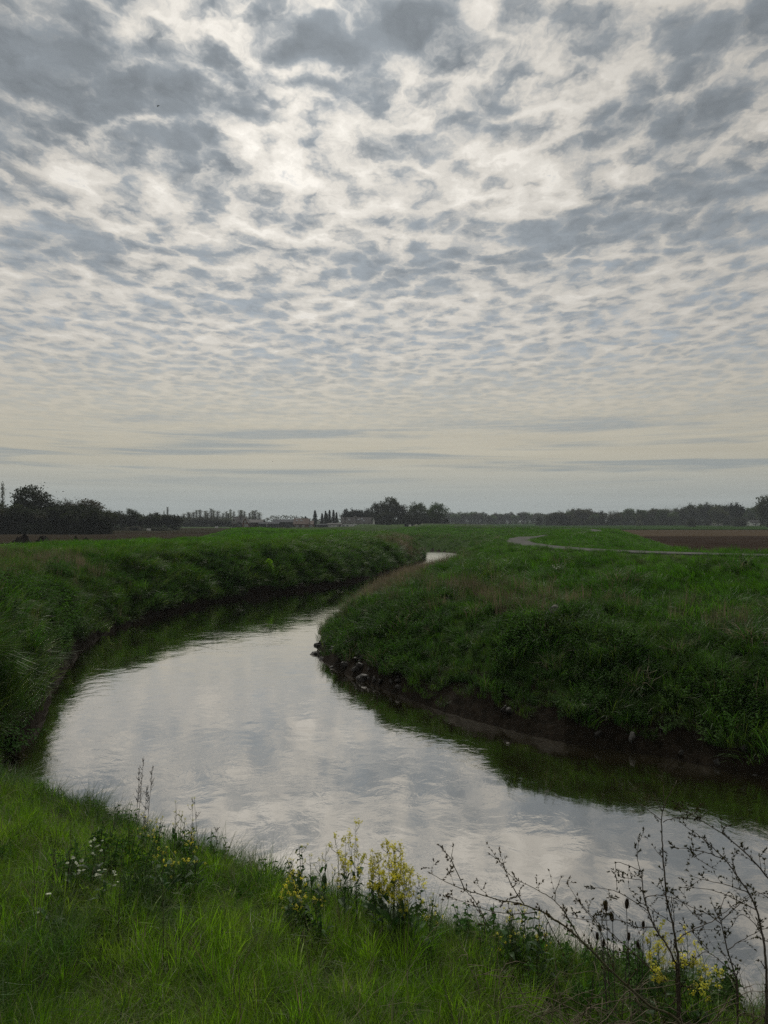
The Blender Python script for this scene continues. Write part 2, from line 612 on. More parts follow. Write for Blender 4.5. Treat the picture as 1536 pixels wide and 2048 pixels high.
mf = (mf + (n1 - 0.5) * 0.8 + (n2 - 0.5) * 0.5).smooth(0.42, 0.58)
bsdf(nt, out, mixc(nt, mf, grass_c, mud_c), 1.0 - mf * 0.1, n2, 0.8, 0.06, 0.04)
gm.materials.append(m)
ground = add('ground', gm)
tag(ground, 'green dike banks and flat farmland beside the river', 'ground', kind='structure')

# ------------------------------------------------------------------ the river
m, nt, out = new_mat('river_water')
ps = wpos(nt)
px_, py_, pz_ = sep(nt, ps)
big_w = noise(nt, ps, 0.16, 3, 0.55)
dwarp = vecm(nt, 'ADD', ps, vecm(nt, 'SCALE', noise(nt, ps, 0.35, 2, 0.5, color=True), scale=1.6))
rip = noise(nt, dwarp, 2.6, 4, 0.55, 0.4)
swell = noise(nt, dwarp, 0.75, 2, 0.5, 0.2)
patch = big_w.smooth(0.42, 0.66)
hgt = rip * (0.004 + patch * 0.013) + swell * 0.020
bn = nt.nodes.new('ShaderNodeBump')
put(nt, hgt, bn.inputs['Height'])
bn.inputs['Strength'].default_value = 0.55
bn.inputs['Distance'].default_value = 1.0
df = nt.nodes.new('ShaderNodeBsdfDiffuse')
df.inputs[0].default_value = (0.016, 0.0135, 0.006, 1)
gl = nt.nodes.new('ShaderNodeBsdfGlossy')
gl.inputs['Color'].default_value = (0.985, 0.965, 0.93, 1)
put(nt, py_.smooth(78, 96, 0.0, 0.13) * py_.smooth(122, 134, 1.0, 0.0) + 0.045, gl.inputs['Roughness'])   # a shallow riffle further down
nt.links.new(bn.outputs[0], gl.inputs['Normal'])
fr = nt.nodes.new('ShaderNodeFresnel')
fr.inputs['IOR'].default_value = 1.9
nt.links.new(bn.outputs[0], fr.inputs['Normal'])
ff = S(nt, fr.outputs[0]).smooth(0.05, 0.62, 0.44, 1.0, kind='LINEAR')
mx = nt.nodes.new('ShaderNodeMixShader')
put(nt, ff, mx.inputs[0])
nt.links.new(df.outputs[0], mx.inputs[1]); nt.links.new(gl.outputs[0], mx.inputs[2])
nt.links.new(mx.outputs[0], out.inputs[0])
water_mat = m
# a sheet of cells a little wider than the channel, its rim buried in the banks
CW = 2.0
cx = np.arange(-30, 92, CW); cy = np.arange(-44, 402, CW)
CX, CY = np.meshgrid(cx, cy)
keep_c = inside(RIVER_POLY, CX, CY) | (np.minimum(near(LEFT, CX, CY)[0], near(RIGHT, CX, CY)[0]) < 2.2)
wv_, wf_, wid = [], [], {}
def wvert(i, j):
    if (i, j) not in wid:
        wid[(i, j)] = len(wv_)
        wv_.append((cx[0] + (i - 0.5) * CW, cy[0] + (j - 0.5) * CW, 0.0))
    return wid[(i, j)]
for j, i in zip(*np.nonzero(keep_c)):
    wf_.append((wvert(i, j), wvert(i + 1, j), wvert(i + 1, j + 1), wvert(i, j + 1)))
river_o = add('river', mesh_from('river', wv_, wf_, water_mat))
tag(river_o, 'slow brown river mirroring the cloudy sky', 'river', kind='structure')

# ------------------------------------------------------------------ the path along the right dike
m, nt, out = new_mat('path_concrete')
ps = wpos(nt)
n1 = noise(nt, ps, 1.2, 4, 0.6); n2 = noise(nt, ps, 30, 4, 0.6)
bsdf(nt, out, mixc(nt, n1.smooth(0.3, 0.7), (0.088, 0.090, 0.086), (0.125, 0.127, 0.120)), 1.0, n2, 0.3, 0.01, 0.02)
pv, pf = [], []
tg = np.gradient(PATH, axis=0); tg /= np.linalg.norm(tg, axis=1)[:, None]
nr = np.stack([-tg[:, 1], tg[:, 0]], 1)
OFF = (-0.85, -0.42, 0, 0.42, 0.85)
wv2 = 1 + 0.16 * vnoise(np.arange(len(PATH)) / 3.0, np.zeros(len(PATH)), 3)
pts = np.stack([PATH + nr * (o * wv2)[:, None] for o in OFF], 1)
pz = height(pts[..., 0], pts[..., 1])
ker = np.ones(9) / 9
pzm = np.convolve(np.pad(pz.max(1), 4, mode='edge'), ker, 'valid') + 0.04
for i in range(len(PATH)):
    for j in range(5):
        pv.append((pts[i, j, 0], pts[i, j, 1], pzm[i] - 0.012 * abs(OFF[j])))
for i in range(len(PATH) - 1):
    for j in range(4):
        a = i * 5 + j
        pf.append((a, a + 1, a + 6, a + 5))
n0 = len(pv)                                          # slab edges
for i in range(len(PATH)):
    for j in (0, 4):
        p = pv[i * 5 + j]; pv.append((p[0], p[1], p[2] - 0.35))
for i in range(len(PATH) - 1):
    a, b = n0 + 2 * i, n0 + 2 * i + 2
    pf.append((i * 5, i * 5 + 5, b, a)); pf.append((i * 5 + 9, i * 5 + 4, a + 1, b + 1))
path_o = add('path', mesh_from('path', pv, pf, m))
tag(path_o, 'narrow pale concrete path along the top of the dike', 'path', kind='structure')

# ------------------------------------------------------------------ fields on the plain
def field_sheet(name, label, poly, c0, c1, furrow=0.0, lift=0.05, step=None, scale=0.5, along=0.0):
    m, nt, out = new_mat(name + '_soil')
    ps = wpos(nt)
    n1 = noise(nt, ps, scale, 5, 0.62)
    n2 = noise(nt, ps, 0.04, 3, 0.5)
    c = mixc(nt, n1.smooth(0.3, 0.7), c0, c1)
    c = mixc(nt, n2.smooth(0.35, 0.65) * 0.4, c, tuple(v * 0.75 for v in c0))
    if furrow:
        n3 = noise(nt, vecm(nt, 'MULTIPLY', ps, (0.15, 2.2, 1.0)), 1.0, 3, 0.6)
        c = mixc(nt, n3.smooth(0.4, 0.65) * 0.5, c, tuple(v * 0.55 for v in c0))
    bsdf(nt, out, c, 1.0, n1, 0.8, 0.15, 0.0)
    x0, x1 = min(p[0] for p in poly), max(p[0] for p in poly)
    y0, y1 = min(p[1] for p in poly), max(p[1] for p in poly)
    if furrow:
        # ploughed ridges as real relief, running across
        v, f = [], []
        ys = np.arange(y0, y1, 0.55)
        xs = np.linspace(0, 1, 40)
        P4 = poly   # near-left, near-right, far-right, far-left
        for i, yy in enumerate(ys):
            u = (yy - y0) / (y1 - y0)
            xl = P4[0][0] + (P4[3][0] - P4[0][0]) * u
            xr = P4[1][0] + (P4[2][0] - P4[1][0]) * u
            for xx in xs:
                X = xl + (xr - xl) * xx
                v.append((X, yy, PLAIN + lift + 0.16 + (furrow if i % 2 else -furrow) * (0.6 + 0.8 * random.random())))
        n = len(xs)
        for i in range(len(ys) - 1):
            for j in range(n - 1):
                a = i * n + j
                f.append((a, a + 1, a + n + 1, a + n))
        me = mesh_from(name, v, f, m)
    else:
        me = mesh_from(name, [(p[0], p[1], PLAIN + lift + 0.16) for p in poly], [tuple(range(len(poly)))], m)
    o = add(name, me)
    tag(o, label, 'field', kind='structure')
    return o


field_sheet('ploughed_field', 'dark brown ploughed field beyond the dike path', [(37, 86), (160, 80), (330, 182), (52, 182)], (0.046, 0.033, 0.025), (0.075, 0.056, 0.043), furrow=0.10)
field_sheet('stubble_field', 'pale tan strip of bare field behind the ploughed soil', [(52, 184), (330, 184), (560, 318), (86, 318)], (0.066, 0.050, 0.034), (0.092, 0.072, 0.050))
field_sheet('green_field', 'wide green crop field in front of the far wood', [(60, 335), (700, 335), (1500, 1000), (60, 1000)], (0.024, 0.050, 0.013), (0.034, 0.066, 0.018), scale=0.05)
field_sheet('young_crop_field', 'bright yellow green strip of young crop behind the dike', [(-120, 84), (-42, 92), (-48, 124), (-150, 120)], (0.10, 0.16, 0.035), (0.13, 0.19, 0.05))
field_sheet('bare_field', 'bare brown field in front of the dark wood', [(-150, 128), (-34, 128), (-34, 236), (-190, 236)], (0.030, 0.025, 0.017), (0.045, 0.036, 0.025))
field_sheet('far_field', 'dull brown field below the farmhouses', [(-190, 242), (-30, 242), (-22, 405), (-280, 405)], (0.028, 0.027, 0.016), (0.042, 0.037, 0.024))

# ------------------------------------------------------------------ ground cover: clumps scattered with geometry nodes
def unit(v):
    return v / np.maximum(np.linalg.norm(v, axis=-1, keepdims=True), 1e-9)


def blades_mesh(name, mats, n, rad, h, w, bend, segs=3, lean=(0, 0), seed=0, mi_p=None, droop=0.0):
    """A clump of n tapering, curving blades. h, bend: (lo, hi)."""
    g = np.random.default_rng(seed)
    a = g.uniform(0, 2 * np.pi, n); r = rad * np.sqrt(g.uniform(0, 1, n))
    base = np.stack([np.cos(a) * r, np.sin(a) * r, np.full(n, -0.03)], 1)
    da = a + g.normal(0, 0.9, n)
    out = np.stack([np.cos(da), np.sin(da), np.zeros(n)], 1) * g.uniform(bend[0], bend[1], n)[:, None]
    out[:, 0] += lean[0]; out[:, 1] += lean[1]
    hh = g.uniform(h[0], h[1], n) * (1 - 0.35 * (r / max(rad, 1e-6)) * g.uniform(0, 1, n))
    side = unit(np.stack([-out[:, 1], out[:, 0], np.zeros(n)], 1) + g.normal(0, 0.35, (n, 3)) * [1, 1, 0.2])
    ww = w * g.uniform(0.6, 1.3, n)
    v = []
    for k in range(segs + 1):
        t = k / segs
        c = base + np.stack([out[:, 0] * hh * t ** 1.9, out[:, 1] * hh * t ** 1.9, hh * (t - droop * g.uniform(0.3, 1.4, n) * t ** 3)], 1)
        wd = (ww * (1 - t ** 1.6) * (0.75 + 0.5 * t))[:, None]
        if k < segs:
            v += [c - side * wd * 0.5, c + side * wd * 0.5]
        else:
            v += [c]
    V = np.stack(v, 1)                                # n x (2*segs+1) x 3
    nv = 2 * segs + 1
    faces = []
    for i in range(n):
        b = i * nv
        for k in range(segs - 1):
            faces.append((b + 2 * k, b + 2 * k + 1, b + 2 * k + 3, b + 2 * k + 2))
        faces.append((b + 2 * segs - 2, b + 2 * segs - 1, b + 2 * segs))
    me = mesh_from(name, V.reshape(-1, 3), faces, mats)
    if mi_p:
        per = segs
        ids = np.repeat((g.uniform(0, 1, n) < mi_p).astype(np.int32), per)
        me.polygons.foreach_set('material_index', ids)
    return me


def herb_mesh(name, mats, stems, h, rad, leaf, pairs, seed=0, lean=0.2):
    """Nettle-like stems with pairs of pointed leaves."""
    g = random.Random(seed)
    mb = MB()
    for s in range(stems):
        a = g.uniform(0, 6.283); r = rad * math.sqrt(g.random())
        b = Vector((math.cos(a) * r, math.sin(a) * r, -0.03))
        ht = g.uniform(*h)
        tip = b + Vector((math.cos(a) * lean * ht * g.random(), math.sin(a) * lean * ht * g.random(), ht))
        mb.tube([b, tip], [0.005, 0.003], 3, 1, cap=False)
        ph = g.uniform(0, 6.28)
        for k in range(pairs):
            t = 0.25 + 0.75 * (k + g.random() * 0.5) / pairs
            p = b.lerp(tip, min(t, 1))
            L = leaf * g.uniform(0.65, 1.2) * (1.15 - 0.55 * t)
            for q in (0, math.pi):
                an = ph + k * 1.45 + q + g.uniform(-.3, .3)
                dr = Vector((math.cos(an), math.sin(an), g.uniform(-0.5, 0.35)))
                dr.normalize()
                sd = dr.cross(Vector((0, 0, 1))).normalized() * L * 0.30
                m1 = p + dr * L * 0.45 + Vector((0, 0, 0.012))
                mb.face([p, m1 - sd, p + dr * L - Vector((0, 0, L * 0.15)), m1 + sd], 0)
    return mb.mesh(name, mats)


G_NEAR = mat_leaf('grass_blade', [(0.096, 0.195, 0.014), (0.180, 0.300, 0.022), (0.225, 0.290, 0.055)], 0.55, 0.55, 0.5, 0.22)
G_OLIVE = mat_leaf('grass_olive', [(0.066, 0.120, 0.018), (0.105, 0.150, 0.026), (0.140, 0.155, 0.055)], 0.9, 0.45, 0.45, 0.3)
G_BANK = mat_leaf('bank_grass', [(0.036, 0.098, 0.018), (0.060, 0.130, 0.024), (0.078, 0.122, 0.034)], 0.30, 0.42, 0.5, 0.3)
G_TOP = mat_leaf('dike_grass', [(0.056, 0.150, 0.015), (0.090, 0.205, 0.020), (0.100, 0.180, 0.030)], 0.22, 0.45, 0.5, 0.3)
G_DARK = mat_leaf('bank_herb', [(0.036, 0.092, 0.018), (0.058, 0.130, 0.023), (0.068, 0.125, 0.034)], 0.45, 0.35, 0.7, 0.12)
STRAW = mat_leaf('dead_grass', [(0.190, 0.160, 0.112), (0.255, 0.218, 0.160), (0.165, 0.148, 0.108)], 0.8, 0.25, 0.7, 0.15, (1.1, 1.0, 0.8))
STEM = mat_plain('herb_stem', (0.035, 0.055, 0.016), (0.06, 0.07, 0.025), 12)


def kit(name, meshes):
    c = bpy.data.collections.new(name)
    for i, me in enumerate(meshes):
        o = bpy.data.objects.new('%s_%02d' % (name, i), me)
        c.objects.link(o)
    return c


def scatter(name, label, pts, rot, scl, idx, coll, cat='grass'):
    me = bpy.data.meshes.new(name)
    n = len(pts)
    me.vertices.add(n)
    me.vertices.foreach_set('co', np.asarray(pts, np.float32).ravel())
    for nm, ty, arr in (('rot', 'FLOAT_VECTOR', rot), ('scl', 'FLOAT_VECTOR', scl)):
        at_ = me.attributes.new(nm, ty, 'POINT')
        at_.data.foreach_set('vector', np.asarray(arr, np.float32).ravel())
    at_ = me.attributes.new('idx', 'INT', 'POINT')
    at_.data.foreach_set('value', np.asarray(idx, np.int32))
    ng = bpy.data.node_groups.new(name + '_scatter', 'GeometryNodeTree')
    ng.interface.new_socket('Geometry', in_out='INPUT', socket_type='NodeSocketGeometry')
    ng.interface.new_socket('Geometry', in_out='OUTPUT', socket_type='NodeSocketGeometry')
    gi = ng.nodes.new('NodeGroupInput'); go = ng.nodes.new('NodeGroupOutput')
    ins = ng.nodes.new('GeometryNodeInstanceOnPoints')
    ci = ng.nodes.new('GeometryNodeCollectionInfo')
    ci.inputs['Collection'].default_value = coll
    ci.inputs['Separate Children'].default_value = True
    ci.inputs['Reset Children'].default_value = True
    def named(nm, ty):
        a = ng.nodes.new('GeometryNodeInputNamedAttribute')
        a.data_type = ty
        a.inputs['Name'].default_value = nm
        return [o for o in a.outputs if o.enabled][0]
    e2r = ng.nodes.new('FunctionNodeEulerToRotation')
    L = ng.links.new
    L(gi.outputs[0], ins.inputs['Points'])
    L(ci.outputs[0], ins.inputs['Instance'])
    ins.inputs['Pick Instance'].default_value = True
    L(named('idx', 'INT'), ins.inputs['Instance Index'])
    L(named('rot', 'FLOAT_VECTOR'), e2r.inputs[0])
    L(e2r.outputs[0], ins.inputs['Rotation'])
    L(named('scl', 'FLOAT_VECTOR'), ins.inputs['Scale'])
    L(ins.outputs[0], go.inputs[0])
    o = add(name, me)
    md = o.modifiers.new('scatter', 'NODES')
    md.node_group = ng
    tag(o, label, cat, kind='stuff')
    return o


def sample(x0, x1, y0, y1, dens):
    n = int((x1 - x0) * (y1 - y0) * dens)
    return RNG.uniform(x0, x1, n), RNG.uniform(y0, y1, n)


def in_view(x, y, m=0.10, pad=1.5):
    return np.abs(x) < y * (0.512 + m) + pad


def spread(name, label, kitc, nk, regions, keep, smin=0.7, smax=1.3, tilt=0.15, facing=None, zscale=None, sink=0.0, w=None):
    """regions: (x0, x1, y0, y1, density); keep(x, y, h) -> probability; h: height() tuple."""
    X, Y = [], []
    for r in regions:
        x, y = sample(*r)
        k = in_view(x, y)
        X.append(x[k]); Y.append(y[k])
    x = np.concatenate(X); y = np.concatenate(Y)
    hh = height(x, y, True)
    p = keep(x, y, hh)
    k = (RNG.uniform(0, 1, len(x)) < p) & ~hh[4] & (hh[3] > 0.78)
    x, y, z = x[k], y[k], hh[0][k]
    n = len(x)
    rot = np.stack([RNG.normal(0, tilt, n), RNG.normal(0, tilt, n), RNG.uniform(0, 6.283, n)], 1)
    if facing is not None:
        rot[:, 2] = facing + RNG.normal(0, 0.45, n)
    s = RNG.uniform(smin, smax, n) * (0.5 + 0.5 * sstep(1.0, 4.0, hh[3][k]))
    if w is not None:
        s = s * w(x, y)
    sc3 = np.stack([s, s, s * (zscale(x, y) if zscale else 1)], 1)
    print(name, n)
    return scatter(name, label, np.stack([x, y, z - sink], 1), rot, sc3, RNG.integers(0, nk, n), kitc)


# --- near bank
near_kit = kit('near_grass_kit',
               [blades_mesh('g%d' % i, [G_NEAR, G_OLIVE], 46, 0.11, (0.16, 0.42), 0.0075, (0.15, 0.95), 4, seed=i, mi_p=0.18, droop=0.12) for i in range(5)] +
               [blades_mesh('ga%d' % i, [G_OLIVE, STRAW], 40, 0.13, (0.18, 0.44), 0.005, (0.5, 1.5), 5, seed=20 + i, mi_p=0.16, droop=0.38) for i in range(3)] +
               [blades_mesh('gt%d' % i, [G_NEAR, STRAW], 30, 0.06, (0.30, 0.58), 0.0085, (0.05, 0.55), 4, seed=40 + i, mi_p=0.05, droop=0.08) for i in range(2)])
bigp = lambda x, y, s: fbm(x / 1.4, y / 1.4, s, 3)
spread('bank_meadow_grass', 'lush green meadow grass on the near bank', near_kit, 10,
       [(-7, 6, 2.5, 9.5, 105), (-10, 3, 9.5, 20, 55)],
       lambda x, y, h: sstep(0.55, 0.95, h[7]) * sstep(0.02, 0.35, h[1]) * (h[1] < 9), 0.55, 1.05, 0.16, w=lambda x, y: 0.85 + 0.62 * fbm(x / 0.85, y / 0.85, 31, 3))
mix_kit = kit('mixed_meadow_kit', [blades_mesh('mw%d' % i, [STRAW, G_OLIVE], 16, 0.12, (0.2, 0.55), 0.004, (0.3, 1.5), 4, seed=220 + i, mi_p=0.3, droop=0.3) for i in range(3)] +
               [blades_mesh('mb%d' % i, [G_NEAR, G_DARK], 14, 0.09, (0.18, 0.42), 0.016, (0.4, 1.3), 5, seed=230 + i, mi_p=0.3, droop=0.45) for i in range(3)])
spread('mixed_meadow_growth', 'dry straw and broad blades mixed through the near meadow', mix_kit, 6,
       [(-7, 6, 2.5, 9.5, 14), (-10, 3, 9.5, 20, 9)],
       lambda x, y, h: sstep(0.55, 0.95, h[7]) * sstep(0.02, 0.35, h[1]) * (h[1] < 9), 0.6, 1.1, 0.2)
tus_kit = kit('tussock_kit', [blades_mesh('t%d' % i, [G_BANK, G_OLIVE], 130, 0.20, (0.28, 0.62), 0.006, (0.2, 1.0), 5, seed=60 + i, mi_p=0.22, droop=0.30) for i in range(4)])
spread('tussock_grass', 'dark tussocks of coarse grass along the edge of the near bank', tus_kit, 4,
       [(-9, 6, 3, 18, 24)],
       lambda x, y, h: h[7] * sstep(0.0, 0.3, h[1]) * np.clip(np.maximum(sstep(1.6, 0.5, h[1]) * 0.8, sstep(0.25, 0.5, bigp(x, y, 5)) * 0.55), 0, 1), 0.6, 1.15, 0.2)
herb_kit = kit('herb_kit', [herb_mesh('h%d' % i, [G_DARK, STEM], 9, (0.22, 0.5), 0.16, 0.095, 6, seed=i) for i in range(4)])
spread('nettle_patch', 'low leafy nettles among the grass on the near bank', herb_kit, 4,
       [(-9, 7, 3, 18, 12)],
       lambda x, y, h: (y > 5.4) * h[7] * sstep(0.02, 0.3, h[1]) * np.clip(sstep(0.12, 0.45, bigp(x, y, 77)) * 0.8 + sstep(1.1, 0.4, h[1]) * 0.35 + sstep(0.4, 1.6, x) * sstep(2.6, 1.2, h[1]) * 0.5, 0, 1), 0.6, 1.1, 0.15)

# --- left dike
bank_kit = kit('bank_grass_kit',
               [blades_mesh('b%d' % i, [G_BANK, G_OLIVE], 60, 0.30, (0.25, 0.7), 0.020, (0.2, 0.9), 3, lean=(0.6, 0.0), seed=80 + i, mi_p=0.25, droop=0.3) for i in range(5)])
top_kit = kit('top_grass_kit',
              [blades_mesh('d%d' % i, [G_TOP, G_BANK], 60, 0.30, (0.16, 0.42), 0.016, (0.2, 0.8), 3, lean=(0.35, 0.0), seed=100 + i, mi_p=0.3, droop=0.2) for i in range(5)])
lb = lambda x, y, h: (~h[5]) & (~h[6]) & (RNG.uniform(0, 1, np.shape(x)) > sstep(0.5, 0.95, h[7]))
clumpw = lambda x, y: 0.55 + 1.05 * np.clip(fbm(x / 1.3, y / 1.3, 55, 3) + 0.35, 0, 1.2)
spread('dike_slope_grass', 'long wind-combed grass hanging down the slope of the dike across the bend', bank_kit, 5,
       [(-24, -4, 13, 45, 19), (-24, 8, 45, 75, 13), (-20, 12, 75, 140, 8)],
       lambda x, y, h: lb(x, y, h) * sstep(0.0, 0.25, h[1]) * sstep(8.5, 4.0, h[1]) * 0.95, 0.7, 1.25, 0.2, facing=-0.45, w=clumpw)
spread('dike_crown_grass', 'short green grass on the crown of the dike across the bend', top_kit, 5,
       [(-45, 8, 18, 75, 13), (-40, 12, 75, 140, 7), (-60, 30, 140, 175, 3)],
       lambda x, y, h: lb(x, y, h) * sstep(2.5, 6.5, h[1]) * sstep(22, 15, h[1]), 0.7, 1.3, 0.2, facing=-0.45)
# --- right dike
herb2_kit = kit('bank_herb_kit', [herb_mesh('k%d' % i, [G_DARK, STEM], 13, (0.30, 0.8), 0.30, 0.15, 6, seed=30 + i, lean=0.4) for i in range(5)])
hump = lambda x, y: 0.62 + 0.95 * np.clip(fbm(x / 2.0, y / 2.0, 91, 3) + 0.30, 0, 1.2)
spread('bank_nettles', 'dense dark nettles and brambles on the lower slope of the inner bend', herb2_kit, 5,
       [(-4, 22, 12, 45, 15), (-4, 22, 45, 90, 6)],
       lambda x, y, h: h[5] * sstep(0.25, 0.8, h[2] + 0.5 * fbm(x / 1.1, y / 1.1, 8, 2)) * (sstep(6.2, 3.6, h[2]) * 0.9 + 0.03) * (0.55 + 0.45 * sstep(60, 25, y)), 0.5, 0.95, 0.2, w=lambda x, y: 0.8 * hump(x, y) * (1 - 0.35 * sstep(26, 40, y)))
spread('bramble_thicket', 'dark hanging brambles at the foot of the dike across the bend', herb2_kit, 5,
       [(-20, -2, 14, 48, 11), (-20, 10, 48, 110, 6)],
       lambda x, y, h: lb(x, y, h) * sstep(0.0, 0.3, h[1]) * sstep(3.4, 1.4, h[1]) * sstep(-0.55, 0.1, fbm(x / 2.4, y / 2.4, 66, 2)), 0.55, 1.0, 0.25, w=hump)
slope_kit = kit('slope_grass_kit',
                [blades_mesh('s%d' % i, [G_BANK, G_OLIVE], 60, 0.30, (0.22, 0.6), 0.014, (0.2, 0.9), 3, lean=(-0.35, 0.0), seed=120 + i, mi_p=0.22, droop=0.3) for i in range(5)])
spread('inner_slope_grass', 'coarse dark grass on the slope of the inner bend', slope_kit, 5,
       [(-4, 24, 12, 45, 17), (-4, 30, 45, 100, 9), (-40, 40, 100, 190, 4)],
       lambda x, y, h: h[5] * sstep(0.15, 0.7, h[2] + 0.4 * fbm(x / 0.9, y / 0.9, 18, 2)) * sstep(9.5, 5.0, h[2]) * 0.85, 0.7, 1.2, 0.2, w=hump)
spread('inner_crown_grass', 'bright green grass on the upper slope beside the path', top_kit, 5,
       [(-4, 30, 15, 60, 16), (-4, 45, 60, 120, 9), (-60, 50, 120, 200, 3.5)],
       lambda x, y, h: (h[5] & (h[2] > 2.4) | h[6]) * np.where(h[5], sstep(2.6, 5.8, h[2]), sstep(13, 8, h[3])), 0.7, 1.3, 0.2, facing=2.6, w=lambda x, y: 0.8 + 0.5 * clumpw(x, y) - 0.3)
# --- big tufts that break up the slopes
tuft_kit = kit('tuft_kit', [blades_mesh('tf%d' % i, [G_BANK, STRAW], 90, 0.34, (0.45, 1.0), 0.018, (0.3, 1.1), 4, seed=160 + i, mi_p=(0.04, 0.12, 0.4)[i % 3], droop=0.42) for i in range(6)])
spread('slope_tufts', 'coarse drooping tufts of grass on the river slopes', tuft_kit, 6,
       [(-24, 24, 12, 45, 3.2), (-24, 30, 45, 110, 1.8)],
       lambda x, y, h: (lb(x, y, h) * sstep(0.0, 0.2, h[1]) * np.maximum(sstep(8, 3, h[1]), 0.45 * sstep(15, 12, h[1])) + (h[5] | h[6]) * sstep(9, 6, h[2]) * 0.0 + h[5] * sstep(0.2, 0.6, h[2]) * np.maximum(sstep(9, 4, h[2]), 0.4)) * (0.35 + 0.65 * sstep(-0.2, 0.5, fbm(x / 1.7, y / 1.7, 202, 2))), 0.45, 1.0, 0.25, w=lambda x, y: 1.0 - 0.3 * sstep(30, 60, y))
# --- dead stalks
straw_kit = kit('straw_kit', [blades_mesh('st%d' % i, [STRAW], 38, 0.28, (0.5, 1.05), 0.012, (0.02, 0.35), 2, seed=140 + i) for i in range(4)])
def straw_keep(x, y, h):
    a = h[5] * np.exp(-((h[2] - 2.2) / 1.8) ** 2) * sstep(30, 38, y) * sstep(80, 60, y) * 1.0
    b = h[5] * np.exp(-((h[2] - 5.2) / 1.1) ** 2) * sstep(22, 25, y) * sstep(34, 29, y) * 0.4
    c = lb(x, y, h) * np.exp(-((h[1] - 1.8) / 1.6) ** 2) * (sstep(13.5, 15, y) * sstep(19, 17, y) * 0.7 + sstep(84, 92, y) * sstep(150, 140, y) * 0.8)
    e = lb(x, y, h) * np.exp(-((h[1] - 3.6) / 2.2) ** 2) * sstep(19, 23, y) * sstep(50, 40, y) * sstep(-0.3, 0.3, fbm(x / 3, y / 3, 15, 2)) * 0.55
    d = h[5] * np.exp(-((h[2] - 4.5) / 1.4) ** 2) * sstep(-0.1, 0.4, fbm(x / 2.2, y / 2.2, 17, 2)) * 0.12
    return np.clip(a + b + c + d + e, 0, 1)
spread('dead_grass', 'tan dead grass stalks standing along the inner bend', straw_kit, 4,
       [(-22, 14, 12, 45, 11), (-6, 14, 45, 115, 12), (-25, 14, 115, 155, 5)], straw_keep, 0.7, 1.15, 0.1)

# ------------------------------------------------------------------ plants of the near bank
def gz(x, y):
    return float(height(np.array([x]), np.array([y]))[0])


BARK = mat_plain('shrub_bark', (0.045, 0.034, 0.026), (0.105, 0.082, 0.062), 30, 0.8, 0.4, 0.004)
BARK_G = mat_plain('green_bark', (0.050, 0.046, 0.022), (0.095, 0.085, 0.045), 25, 0.75, 0.4, 0.004)
BUD = mat_leaf('opening_bud', [(0.060, 0.050, 0.022), (0.085, 0.080, 0.025), (0.07, 0.03, 0.025)], 6.0, 0.25)
DRY = mat_plain('dry_stalk', (0.10, 0.080, 0.055), (0.20, 0.165, 0.12), 20, 0.85, 0.2, 0.003)
GREY_DRY = mat_plain('grey_stalk', (0.055, 0.048, 0.045), (0.11, 0.10, 0.09), 20, 0.85, 0.2, 0.003)
YELLOW = mat_leaf('yellow_petal', [(0.66, 0.63, 0.07), (0.76, 0.71, 0.10), (0.60, 0.63, 0.12)], 3.0, 0.45, 0.5, 0.2, (1.0, 0.95, 0.5))
WHITE_P = mat_leaf('white_petal', [(0.62, 0.66, 0.55), (0.72, 0.74, 0.64), (0.55, 0.60, 0.45)], 3.0, 0.4, 0.6, 0.2, (1, 1, 0.9))
RAPE_STEM = mat_leaf('flower_stem', [(0.060, 0.105, 0.030), (0.085, 0.125, 0.040), (0.07, 0.09, 0.03)], 4.0, 0.15)
RAPE_LEAF = mat_leaf('flower_leaf', [(0.035, 0.085, 0.025), (0.055, 0.110, 0.030), (0.05, 0.09, 0.04)], 4.0, 0.35)
TEASEL = mat_plain('teasel_brown', (0.022, 0.014, 0.010), (0.060, 0.040, 0.026), 60, 0.9, 0.5, 0.004)


def bud_on(mb, p, d, L, r, g):
    """A small pointed bud with two bract leaves opening from it."""
    d = d.normalized()
    u = d.orthogonal().normalized(); w = d.cross(u)
    q = [p + d * L * 0.4 + (u * math.cos(a) + w * math.sin(a)) * r for a in (0, 2.09, 4.19)]
    tip = p + d * L
    for k in range(3):
        mb.face([p, q[k], tip, q[(k + 1) % 3]])
    for _ in range(2):
        a = g.uniform(0, 6.28)
        o = (u * math.cos(a) + w * math.sin(a))
        s = d.cross(o) * r * 0.9
        mb.face([p, p + d * L * 0.6 + o * r * 1.6 - s, p + d * L * 1.15 + o * r * 2.6, p + d * L * 0.6 + o * r * 1.6 + s])


def smooth_line(pts, n=4):
    a = np.array([tuple(p) for p in pts], float)
    if len(a) < 3:
        return [Vector(p) for p in a]
    pp = np.vstack([2 * a[0] - a[1], a, 2 * a[-1] - a[-2]])
    out = []
    for i in range(1, len(pp) - 2):
        p0, p1, p2, p3 = pp[i - 1:i + 3]
        for k in range(n):
            t = k / n
            out.append(0.5 * ((2 * p1) + (-p0 + p2) * t + (2 * p0 - 5 * p1 + 4 * p2 - p3) * t * t + (-p0 + 3 * p1 - 3 * p2 + p3) * t ** 3))
    out.append(a[-1])
    return [Vector(p) for p in out]


